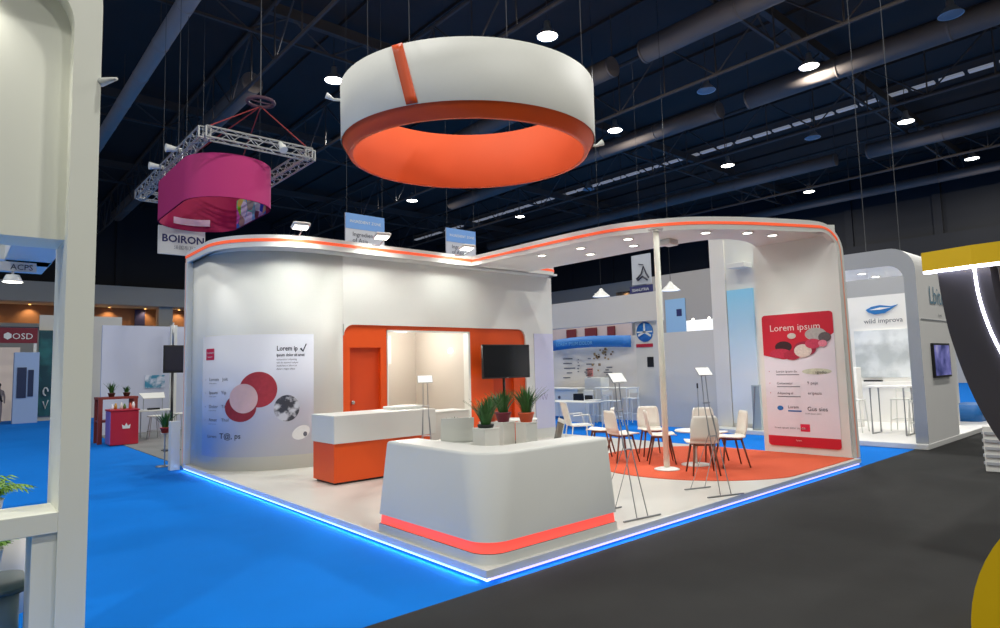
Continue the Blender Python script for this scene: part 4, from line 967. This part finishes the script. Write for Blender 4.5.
# person far left
def person(label, loc, rz, shirt, trousers, h=1.75):
    t = thing('person', label, 'person', (0, 0, 0))
    me = bpy.data.meshes.new('body')
    J = [(0, 0, .93), (0, 0, 1.15), (0, 0, 1.38), (0, 0, 1.5), (0, -.01, 1.6), (0, -.01, 1.7),
         (.17, 0, 1.40), (.22, -.03, 1.15), (.2, -.12, .93), (.2, -.16, .86), (-.17, 0, 1.40), (-.22, -.03, 1.15), (-.2, -.12, .93), (-.2, -.16, .86),
         (.09, 0, .88), (.1, -.02, .48), (.1, .02, .08), (.1, -.13, .03), (-.09, 0, .88), (-.1, .05, .48), (-.1, .1, .08), (-.1, -.04, .03)]
    E_ = [(0, 1), (1, 2), (2, 3), (3, 4), (4, 5), (2, 6), (6, 7), (7, 8), (8, 9), (2, 10), (10, 11), (11, 12), (12, 13), (0, 14), (14, 15), (15, 16), (16, 17), (0, 18), (18, 19), (19, 20), (20, 21)]
    rad = [.15, .14, .16, .06, .085, .08, .06, .05, .038, .035, .06, .05, .038, .035, .09, .065, .045, .04, .09, .065, .045, .04]
    me.from_pydata(J, E_, []); b = bpy.data.objects.new('body', me); C.objects.link(b); b.parent = t
    md = b.modifiers.new('skin', 'SKIN')
    for v, r_ in zip(me.skin_vertices[0].data, rad): v.radius = (r_, r_*.8)
    me.skin_vertices[0].data[0].use_root = True
    b.modifiers.new('smooth', 'SUBSURF').levels = 1; me.materials.append(shirt)
    G().lathe([(0, 0), (.085, .0), (.1, .06), (.08, .12), (0, .15)], (0, .01, 1.64), 14).build('hair', mat('black_hair', (20, 18, 18), .7), t)
    t.location = loc; t.rotation_euler = (0, 0, rz); t.scale = (h/1.78,)*3; return t
person('person in dark clothing standing at the far left edge of the view', (-1.95, 26.6, 0), R(60), mat('dark_navy_cloth', (24, 26, 38), .8), None, 1.85)
person('person in light clothing standing beside the pale blue screen tower', (-1.72, 29, 0), R(10), mat('grey_cloth', (150, 140, 140), .8), None, 1.6)

# ================================================================ BOOTHS BEHIND (right)
# grey panel booth across the aisle
t = thing('grey_partition', 'tall grey partition behind the white chairs, across the blue aisle', 'partition', (11.5, 5.3, 0))
G().box((11.5, 4.55, 0), (11.62, 6.45, 2.55)).build('low_panel', GREYW, t)
G().box((11.45, 4.16, 0), (11.7, 4.56, 4.95)).build('tall_post', mat('pale_grey_post', (232, 228, 218), .6), t)
def gradient_mat(name, top, bot, z0, z1):
    m = bpy.data.materials.new(name); m.use_nodes = True; nt = m.node_tree; b = nt.nodes['Principled BSDF']; b.inputs['Roughness'].default_value = .5
    tc = nt.nodes.new('ShaderNodeTexCoord'); sp_ = nt.nodes.new('ShaderNodeSeparateXYZ'); mr = nt.nodes.new('ShaderNodeMapRange'); rp_ = nt.nodes.new('ShaderNodeValToRGB')
    mr.inputs['From Min'].default_value = z0; mr.inputs['From Max'].default_value = z1
    rp_.color_ramp.elements[0].color = (*lin(bot), 1); rp_.color_ramp.elements[1].color = (*lin(top), 1)
    nt.links.new(tc.outputs['Object'], sp_.inputs[0]); nt.links.new(sp_.outputs['Z'], mr.inputs[0]); nt.links.new(mr.outputs[0], rp_.inputs[0]); nt.links.new(rp_.outputs[0], b.inputs['Base Color']); return m
t = thing('white_wing_wall', 'white wing wall carrying a pale blue printed panel left of the red poster wall', 'partition', (11.5, 3.6, 0))
G().box((11.5, 2.9, 0), (11.7, 4.16, 4.95)).build('wall_body', WHITE, t)
G().box((11.45, 3.45, .2), (11.5, 4.13, 3.5)).build('blue_print', gradient_mat('blue_to_white_print', (150, 216, 242), (236, 240, 240), 1.4, 3.4), t)
G().box((11.1, 3.45, 4.0), (11.5, 3.9, 4.12), bev=.01).build('ledge', WHITE, t)
tag(G().box((10.9, 2.85, 0), (11.44, 4.5, .1), bev=.01).build('low_platform', WHITE), 'low white platform edge below the blue printed panel', 'platform')
t = thing('folding_screen_stand', 'grey tall folded stand beside the red poster wall', 'stand', (11.2, 3.3, .1))
G().box((11.0, 3.2, .1), (11.1, 3.4, 1.15), bev=.01).build('panel', mat('grey_teal', (176, 186, 184), .5), t); G().tube([(10.98, 3.4, .1), (10.98, 3.3, 1.12)], .012, 5).build('rod', METAL, t)
# ledge box, blue poster on inner wall further behind
tag(G().box((20, 8.6, 0), (20.2, 12.6, 5.55)).build('partition_wall', mat('mid_grey_wall', (170, 164, 156), .6)), 'mid grey wall behind the grey partition', 'partition')
t = thing('blue_poster', 'pale blue poster with dark figure on the grey wall above the partition', 'poster', (19.9, 11, 2.9))
G().box((19.95, 10.73, 2.9), (19.99, 11.7, 4.45)).build('poster_sheet', mat('pale_blue_print', (150, 190, 222), .6), t); G().box((19.94, 10.9, 3.7), (19.95, 11.15, 4.0)).build('printed_figure', NAVY, t)
t = thing('light_box_sign', 'bright white rectangular light box above the grey partition', 'light box', (14, 5.8, 2.7))
G().box((14.0, 5.97, 2.6), (14.15, 6.95, 3.02), bev=.01).build('casing', mat('lit_box', (250, 250, 250), .5, emit=.6), t)
for y in (6.2, 6.75): G().lathe([(0, 0), (.03, 0), (.03, .06), (0, .07)], (14.08, y, 3.02), 12).build('top_lamp', GLOWS, t)
for y in (6.05, 6.85): G().tube([(14.08, y, 0), (14.08, y, 2.6)], .02, 6).build('post', METAL, t)

# wall with blue banner and posters (booth D)
bd = thing('poster_booth_wall', 'pale back wall with printed panels under a blue curved banner behind the counter', 'partition', (12.6, 9.3, 0))
G().box((12.62, 6.9, 0), (12.75, 12.3, 2.6)).build('wall_body', mat('poster_wall_white', (224, 218, 208), .6, noise=.02), bd)
G().box((12.45, 6.9, 3.0), (12.75, 12.4, 3.86)).build('top_beam', mat('cool_grey_beam', (208, 203, 194), .6), bd)
G().box((12.6, 7.0, 0), (12.7, 7.85, 3.0)).build('end_panel', GREYW, bd)
g = G(); g.sheet([[(12.42-.25*math.sin(PI*i/12), 7.9+3.3*i/12, z+(.05*math.sin(PI*i/12))) for i in range(13)] for z in (2.24, 2.6)]); bb = g.build('blue_banner', BLUEP, bd, solid=.02)
text_mesh('LOREM IPSUM DOLOR', .16, lambda x, y: (12.15, 10.8-x, 2.38+y), 'banner_lettering', mat('banner_text', (120, 180, 220), .6), bd)
g = G(); rnd = random.Random(6)
tcs = ['wall_figures']
for (y0, y1, z0, z1) in [(10.4, 11.0, 1.3, 2.1), (9.5, 10.0, 1.2, 2.1), (8.8, 9.2, 1.3, 1.7), (9.6, 10.0, 1.3, 1.6), (10.2, 10.3, 1.5, 2.0)]:
    for k in range(5): g.box((12.6, y0+(y1-y0)*rnd.random()*.5, z0+(z1-z0)*k/5), (12.62, y0+(y1-y0)*(.5+rnd.random()*.5), z0+(z1-z0)*k/5+.03))
g.build('printed_lines', INK, bd)
g = G()
for k in range(26):
    y = 8.7+rnd.random()*.9; z = 2.2-abs(rnd.gauss(0, .3)); s_ = .03+rnd.random()*.05; g.box((12.595, y, z), (12.62, y+s_, z+s_))
g.build('printed_spice_scatter', mottled('spice_print', (70, 44, 40), (190, 160, 110), 9), bd)
G().box((12.6, 9.62, 1.35), (12.615, 9.85, 1.62)).build('pink_print', mat('salmon', (222, 150, 140), .6), bd)
# open strip below the top beam with warm goods beyond
tag(G().box((16.0, 10.6, 0), (16.1, 15, 3.4)).build('warm_back_wall', mat('warm_pinkish', (196, 176, 166), .8, noise=.15, nscale=1.2)), 'pinkish wall seen through the gap above the blue banner', 'partition')
for k, (y, w_) in enumerate([(13.3, .5), (12.2, .6), (11.3, .35)]):
    tag(G().box((15.9, y, 2.85), (15.98, y+w_, 3.2), bev=.01).build('wall_box', mat('dark_red_box', (110, 36, 38), .6)), ['dark red box left on the pinkish wall above the blue banner', 'dark red box in the middle of the pinkish wall above the blue banner', 'narrow dark red box right on the pinkish wall above the blue banner'][k], 'box')
t = thing('round_emblem_sign', 'blue round emblem over a red bar on the booth end panel', 'sign', (12.55, 7.4, 2.3))
g = G(); M = Matrix.Translation((12.59, 7.49, 2.68)) @ Matrix.Rotation(R(-90), 4, 'Y')
g.lathe([(0, .02), (.3, .02), (.3, 0), (0, 0)], n=32, M=M); g.build('blue_disc', BLUEP, t)
g = G()
for a in (25, 150, 270): g.box((-.03, 0, .021), (.03, .26, .03), M=M @ Matrix.Rotation(R(a), 4, 'Z'))
g.box((-.02, -.28, .021), (.02, .28, .03), M=M); g.build('white_mark', WHITE, t)
G().box((12.57, 7.18, 2.22), (12.6, 7.82, 2.32)).build('red_bar', REDP, t)
tag(G().box((12.57, 7.2, 1.62), (12.6, 7.44, 1.92)).build('notice_plate', BLACK), 'small black notice on the grey end panel below the emblem', 'notice')
t = thing('reception_desk', 'white reception desk in front of the printed wall behind the chairs', 'desk', (11.8, 10.2, 0))
G().box((11.7, 9.5, .1), (12.3, 11.3, .95), bev=.01).build('body', WHITE, t); G().box((11.65, 9.45, .95), (12.35, 11.35, 1.0), bev=.006).build('top', WHITE, t)
G().lathe([(0, 0), (.06, 0), (.05, .02), (0, .02)], n=6, M=Matrix.Translation((11.7, 10.3, .7)) @ Matrix.Rotation(R(-90), 4, 'Y')).build('emblem', INK, t)
t = thing('counter_box', 'small white raised box with black printer beside the reception desk', 'cabinet', (11.6, 8.7, 0))
G().box((11.7, 8.55, 0), (12.1, 9.2, 1.33), bev=.01).build('body', WHITE, t)
tag(G().box((11.2, 8.75, .62), (11.6, 9.25, .86), bev=.02).build('card_printer', BLACK), 'black printer before the white raised box', 'printer')
tag(G().box((11.15, 8.6, 0), (11.65, 9.4, .62), bev=.01).build('printer_stand', WHITE), 'low white stand under the black printer', 'stand')
def white_table(label, x0, y0, x1, y1, h, grp=None):
    t = thing('white_table', label, 'table', ((x0+x1)/2, (y0+y1)/2, 0), grp)
    G().box((x0, y0, h-.03), (x1, y1, h), bev=.005).build('tabletop', WHITE, t)
    for x in (x0+.04, x1-.04):
        for y in (y0+.04, y1-.04): G().tube([(x, y, 0), (x, y, h-.03)], .014, 6).build('leg', WHITE, t)
    return t
white_table('white thin legged table behind the counter, at the booth with the blue banner', 9.6, 7.3, 10.3, 9.0, .72)
t = white_table('tall white bar table with thin legs behind the pole', 11.2, 7.2, 11.8, 8.4, 1.05)
def bar_chair(label, loc, rz, grp):
    t = thing('bar_chair', label, 'chair', (0, 0, 0), grp)
    G().box((-.19, -.19, .68), (.19, .19, .71), bev=.01).build('seat', WHITE, t)
    G().box((-.18, .18, .85), (.18, .2, 1.0), bev=.008).build('backrest', WHITE, t)
    for sx in (-1, 1):
        G().tube([(sx*.17, -.17, .68), (sx*.2, -.21, 0)], .012, 6).build('leg', WHITE, t)
        G().tube([(sx*.17, .19, 1.0), (sx*.17, .17, .68), (sx*.2, .21, 0)], .012, 6).build('leg', WHITE, t)
    G().tube([(-.19, -.2, .25), (.19, -.2, .25), (.19, .2, .25), (-.19, .2, .25), (-.19, -.2, .25)], .009, 5).build('foot_rail', WHITE, t)
    t.location = loc; t.rotation_euler = (0, 0, rz); return t
b0 = bar_chair('white bar chair left of the tall bar table', (10.9, 8.2, 0), R(90), 'white bar chairs behind the pole')
dup(b0, (10.9, 7.5, 0), R(90), 'white bar chair right of the tall bar table'); dup(b0, (12.15, 7.8, 0), R(-90), 'white bar chair behind the tall bar table')
# white office chair near the counter right
t = thing('visitor_chair', 'white visitor chair on thin white frame standing behind the counter right end', 'chair', (0, 0, 0))
G().box((-.22, -.22, .43), (.22, .22, .46), bev=.012).build('seat', WHITE, t)
G().box((-.21, -.012, 0), (.21, .012, .46), bev=.01, M=Matrix.Translation((0, .22, .45)) @ Matrix.Rotation(R(-14), 4, 'X')).build('backrest', WHITE, t)
for sx in (-1, 1):
    G().tube([(sx*.2, -.2, .43), (sx*.22, -.24, .0)], .012, 6).build('leg', WHITE, t); G().tube([(sx*.2, .2, .43), (sx*.22, .26, .0)], .012, 6).build('leg', WHITE, t)
    G().tube([(sx*.24, .2, .64), (sx*.24, -.12, .66), (sx*.23, -.18, .43)], .012, 6).build('armrest', WHITE, t)
t.location = (6.15, 4.48, .1); t.rotation_euler = (0, 0, face(.85, -.5))

# pendants and hanging banners at booth D
for k, (x, y, z, lab) in enumerate([(14, 10.3, 4.12, 'white dome pendant lamp above the booth with the blue banner'), (14, 7.45, 4.02, 'white dome pendant lamp seen right of the pole')]):
    t = thing('pendant_lamp', lab, 'pendant lamp', (x, y, z), 'white dome pendants')
    G().lathe([(.03, .3), (.06, .26), (.1, .2), (.3, .02), (.32, 0)], (x, y, z), 28).build('shade', mat('pendant_white', (214, 214, 208), .4), t)
    G().lathe([(0, 0), (.3, 0)], (x, y, z+.02), 24).build('lens', mat('pendant_glow', (250, 250, 245), .5, emit=1.0), t)
    G().tube([(x, y, z+.28), (x, y, 15.08)], .007, 5).build('cord', BLACK, t)
t = thing('hanging_banner', 'white vertical banner with black ink drawing hanging left of the pole', 'banner', (14, 8.55, 4.35))
G().box((14.0, 8.17, 4.36), (14.03, 8.93, 5.36)).build('cloth', mat('banner_grey', (176, 180, 186), .7), t)
g = G(); g.tube([(13.99, 8.75, 4.55), (13.99, 8.55, 4.7), (13.99, 8.45, 4.95), (13.99, 8.35, 4.7), (13.99, 8.25, 4.55)], .03, 5); g.tube([(13.99, 8.7, 4.5), (13.99, 8.5, 4.62), (13.99, 8.3, 4.48)], .035, 5); g.tube([(13.99, 8.65, 5.05), (13.99, 8.45, 5.0)], .015, 4); g.build('ink_drawing', INKD, t)
G().tube([(14.01, 8.55, 5.36), (14.01, 8.55, 15.1)], .005, 4).build('suspension_wire', WIRE, t)
t = thing('hanging_banner', 'dark blue board with white line of writing below the ink drawing banner', 'banner', (14, 8.6, 3.8))
G().box((14.0, 8.15, 3.86), (14.05, 9.05, 4.32)).build('cloth', NAVY, t); text_mesh('SEANUTRIA', .13, lambda x, y: (13.99, 8.95-x, 4.14+y), 'lettering', WHITE, t); text_mesh('lorem ipsum dolor', .07, lambda x, y: (13.99, 8.9-x, 4.02+y), 'lettering', LBLUE, t)
for yy in (8.25, 8.95): G().tube([(14.02, yy, 4.30), (14.02, yy, 4.38)], .01, 4).build('hook', METAL, t)
# warm lit recess on far wall (right)
for k, (y, lab) in enumerate([(33.5, 'small warm lit room far away above the beam, left'), (30.5, 'small warm lit room far away above the beam, right')]):
    t = thing('lit_gallery_window', lab, 'window', (45.9, y, 7.6))
    G().box((45.9, y-1.3, 7.4), (45.99, y+1.3, 8.8)).build('opening', mottled('gallery_interior', (60, 40, 34), (196, 160, 120), .9), t)
    G().box((45.85, y-1.4, 8.8), (45.99, y+1.4, 8.95)).build('lintel', BEIGE, t)
    spot(t, (45.4, y, 8.7), (45.9, y, 7.8), 60, 120, .8, (1, .75, .45))

# ================================================================ PORTAL STAND (booth C)
struct(G().box((10.3, -.3, 0), (18, 2.8, .1), bev=.01).build('floor', mat('neighbour_floor', (236, 234, 228), .4)))
pc = thing('neighbour_portal', 'white and grey portal stand with rounded corner across the aisle at right', 'portal frame', (10.6, 0, .1))
LG = mat('light_grey_edge', (172, 176, 180), .5); 
# front face (x = 10.4) outline in y-z: leg + header with rounded outer corner
outp = [(-.29, .1), (-.29, 3.2)] + [(.15-.44*math.cos(R(a)), 3.38+.44*math.sin(R(a))) for a in range(0, 91, 10)] + [(1.5, 3.82), (2.75, 3.82)]
inn = [(-.08, .1), (-.09, 3.0)] + [(.2-.29*math.cos(R(a)), 3.2+.29*math.sin(R(a))) for a in range(0, 91, 10)] + [(1.5, 3.5), (2.75, 3.5)]
vs = []; fs = []
for a, b in zip(inn, outp): vs += [(10.4, a[0], a[1]), (10.4, b[0], b[1]), (12.4, b[0], b[1]), (12.4, a[0], a[1])]
for i in range(len(inn)-1):
    for k in range(4): fs.append([i*4+k, i*4+(k+1) % 4, (i+1)*4+(k+1) % 4, (i+1)*4+k])
fs += [[0, 1, 2, 3], [len(vs)-1, len(vs)-2, len(vs)-3, len(vs)-4]]
g = G(); g.add(vs, fs); g.m = [1 if (j < (len(inn)-1)*4 and j % 4 == 0) else 0 for j in range(len(g.m))]; g.build('arch', [WHITE2, LG], pc)
G().box((12.4, -.28, .1), (12.5, -.1, 3.5)).build('rear_closure', WHITE2, pc)
G().box((10.5, -.302, 2.42), (12.4, -.29, 2.435)).build('panel_joint', LG, pc)
g = G()
text_mesh('Lbite', .5, lambda x, y: (11.1+x, -.302, 2.75+y), 'lettering', mat('faded_blue_print', (110, 150, 170), .6), pc)
text_mesh('lorem', .1, lambda x, y: (11.6+x, -.302, 2.5+y), 'lettering', INK, pc)
for k, (x, y) in enumerate([(10.9, 1.4), (11.6, .9), (11.8, 2.2)]):
    pass
t = thing('wall_screen', 'portrait wall screen with blue and violet image on the portal side', 'screen', (11.6, -.27, 1.3))
G().box((10.95, -.34, 1.3), (12.05, -.292, 1.97), bev=.01).build('casing', BLACK, t)
def screen_img(name):
    m = bpy.data.materials.new(name); m.use_nodes = True; nt = m.node_tree; b = nt.nodes['Principled BSDF']
    tc = nt.nodes.new('ShaderNodeTexCoord'); v = nt.nodes.new('ShaderNodeTexNoise'); v.inputs['Scale'].default_value = 2.2; v.inputs['Detail'].default_value = 6
    r = nt.nodes.new('ShaderNodeValToRGB'); r.color_ramp.elements[0].color = (*lin((40, 50, 110)), 1); r.color_ramp.elements[0].position = .38
    r.color_ramp.elements[1].color = (*lin((170, 165, 210)), 1); e = r.color_ramp.elements.new(.56); e.color = (*lin((120, 120, 190)), 1); r.color_ramp.elements[2].position = .65
    nt.links.new(tc.outputs['Object'], v.inputs['Vector']); nt.links.new(v.outputs['Fac'], r.inputs[0]); nt.links.new(r.outputs[0], b.inputs['Emission Color']); b.inputs['Emission Strength'].default_value = .7; b.inputs['Base Color'].default_value = (.02, .02, .03, 1); return m
G().box((11.0, -.345, 1.34), (12.0, -.34, 1.93)).build('display', screen_img('screen_picture'), t)
# interior back wall and soffit
t = thing('leaf_logo_wall', 'white inner wall with blue leaf logo and pale map panel in the portal stand', 'partition', (14.5, 2, .1))
G().box((14.5, .2, .1), (14.65, 2.8, 3.3)).build('wall_body', WHITE2, t)
g = G(); LF = [(1.98, 2.95), (1.85, 3.02), (1.65, 3.05), (1.4, 3.0), (1.25, 3.03), (1.4, 2.93), (1.55, 2.84), (1.78, 2.82), (1.92, 2.88)]
g.prism(LF, 14.47, 14.5, fn=lambda y, z, x: (x, y, z)); g.build('leaf_logo', mat('leaf_blue', (40, 120, 190), .5), t)
g = G(); g.prism([(1.9, 2.94), (1.65, 2.99), (1.4, 2.97), (1.65, 2.93)], 14.465, 14.47, fn=lambda y, z, x: (x, y, z)); g.build('leaf_vein', WHITE2, t)
text_mesh('wild improva', .17, lambda x, y: (14.48, 2.05-x, 2.6+y), 'lettering', INK, t)
G().box((14.46, 1.02, 1.22), (14.5, 2.3, 2.42)).build('map_panel', mottled('pale_map', (196, 202, 202), (232, 236, 236), 1.6), t)
G().box((14.3, 1.0, 1.05), (14.5, 2.8, 1.12)).build('wall_shelf', WHITE2, t)
G().box((14.3, 2.35, 1.12), (14.48, 2.75, 1.35)).build('shelf_box', GREYW, t)
tag(G().box((14.32, 1.7, 1.121), (14.45, 2.1, 1.16)).build('wall_tray', BLACK), 'thin black tray on the wall shelf of the portal stand', 'tray')
tag(G().box((12.9, 1.75, .1), (13.2, 2.5, 1.5), bev=.01).build('info_counter', WHITE2), 'white upright counter at the left inside the portal stand', 'counter')
for k, (x, y) in enumerate([(11.2, .9), (11.2, 1.6), (12.0, .9), (12.0, 1.7)]):
    lab = 'round downlight in the portal soffit, ' + ['front right', 'front left', 'rear right', 'rear left'][k]
    if k == 0:
        pd = thing('portal_downlight', lab, 'downlight', (0, 0, 0), 'downlights of the portal stand')
        G().lathe([(0, -.01), (.08, -.01)], n=18).build('lens', GLOWS, pd); G().lathe([(.08, 0), (.08, -.014), (.1, -.014), (.1, 0)], n=18).build('trim_ring', WHITE2, pd); spot(pd, (0, 0, -.03), (.6, 0, -3), 45, 140, .9)
        pd.location = (x, y, 3.498)
    else: dup(pd, (x, y, 3.498), label=lab)
t = thing('meeting_table', 'tall white meeting table with grey frame legs in the portal stand', 'table', (12.6, .9, .1))
G().box((11.55, .33, 1.08), (12.15, 1.15, 1.12), bev=.008).build('tabletop', WHITE2, t)
for y in (.42, 1.05): G().tube([(11.6, y, .11), (11.6, y, 1.08), (12.1, y, 1.08), (12.1, y, .11), (11.6, y, .11)], .02, 6).build('leg', METAL, t)
b1 = bar_chair('white bar chair at the left of the tall meeting table', (11.9, 1.5, .1), R(0), 'white bar chairs of the portal stand')
for o_ in b1.children:
    pass
dup(b1, (12.6, .75, .1), R(-90), 'white bar chair behind the tall meeting table'); dup(b1, (11.9, .2, .1), R(180), 'white bar chair at the right of the tall meeting table, by the portal leg')
tag(G().prism(rrect(15.6, .0, 16.9, .6, .2), .1, .5, smooth=True).build('blue_ottoman', BLUEP), 'blue low seat seen behind the right side of the portal', 'ottoman')
tag(G().box((15.2, .9, .1), (17.8, 1.0, 3.3)).build('partition_wall', WHITE2), 'white wall behind the portal stand side, above the blue seat', 'partition')
tag(G().box((15.0, .25, 1.0), (15.9, .6, 1.06)).build('wall_shelf', WHITE2), 'white shelf beyond the right side of the portal', 'shelf') if False else None
# hall things above portal
tag(G().lathe([(0, .12), (.12, .1), (.28, 0), (0, 0)], (12.4, 3.0, 4.35), 24).build('dome_lamp', GLOWS), 'glowing oval lamp beside the top of the right end wall', 'lamp') if False else None

# ================================================================ RIGHT FOREGROUND YELLOW / BLACK STAND
t = thing('yellow_canopy', 'yellow canopy edge with white light line below, entering from the right', 'canopy', (3.2, -3, 2.4))
cpth = [(3.03, -2.34), (2.94, -2.71), (2.93, -4.0)]
g = G(); strip(g, cpth, 0, .1, 2.44, 2.60); g.build('yellow_band', YELLOW, t)
g = G(); g.prism([(3.06, -2.36), (2.98, -2.72), (2.97, -4.0), (6, -4.0), (6, -2.5)], 2.46, 2.58); g.build('roof_slab', GREYW, t)
g = G(); strip(g, [(x+.02, y) for x, y in cpth], -.0, .06, 2.42, 2.44); g.build('light_line', LEDW, t)
t = thing('graphite_arch', 'large dark graphite curved panel with white light line at the right edge', 'arch', (3.2, -2.9, 0))
outer = [(-2.44, 2.44), (-2.455, 2.2), (-2.50, 1.84), (-2.62, 1.36), (-2.80, .95), (-3.1, .55), (-3.5, .3), (-4.0, .2)]
outer = [(p.x, p.y) for p in catmull([(a, b, 0) for a, b in outer], 5)]
innr = [(-2.80, 2.44), (-2.83, 2.1), (-2.92, 1.75), (-3.1, 1.4), (-3.4, 1.15), (-4.0, 1.0)]
innr = [(p.x, p.y) for p in catmull([(a, b, 0) for a, b in innr], 5)]
g = G(); g.prism(outer+innr[::-1], 3.06, 3.35, fn=lambda y, z, x: (x, y, z)); g.build('panel', GRAFIT, t)
led = [(-2.70, 2.44), (-2.72, 2.15), (-2.80, 1.8), (-2.95, 1.45), (-3.2, 1.1), (-4.0, .85)]
led = [(p.x, p.y) for p in catmull([(a, b, 0) for a, b in led], 5)]
N = normals2(led)
g = G(); g.prism([(a+n_.x*.009, b+n_.y*.009) for (a, b), n_ in zip(led, N)] + [(a-n_.x*.009, b-n_.y*.009) for (a, b), n_ in list(zip(led, N))[::-1]], 3.045, 3.06, fn=lambda y, z, x: (x, y, z)); g.build('light_line', LEDW, t)
G().box((3.05, -4.0, 0), (3.3, -3.5, .6)).build('foot', GRAFIT, t)
g = G(); g.prism([(-3.93+1.09*math.cos(R(a)), 1.09*math.sin(R(a))) for a in range(0, 181, 5)], 1.5, 1.9, fn=lambda y, z, x: (x, y, z), smooth=True)
tag(g.build('yellow_bench', YELLOW), 'yellow half round seat at the bottom right corner', 'seat')
t = thing('louvred_crate', 'white louvred crate on the dark carpet behind the graphite arch', 'crate', (8.7, -1.8, 0))
G().box((8.3, -2.4, 0), (8.7, -1.55, .66), bev=.01).build('body', WHITE, t)
g = G()
for k in range(5): g.box((8.28, -2.38, .1+k*.11), (8.3, -1.57, .14+k*.11)); g.box((8.32, -1.55, .1+k*.11), (8.68, -1.53, .14+k*.11))
g.build('louvres', LG, t)

for o in bpy.data.objects:
    if '_o' in o: del o['_o']
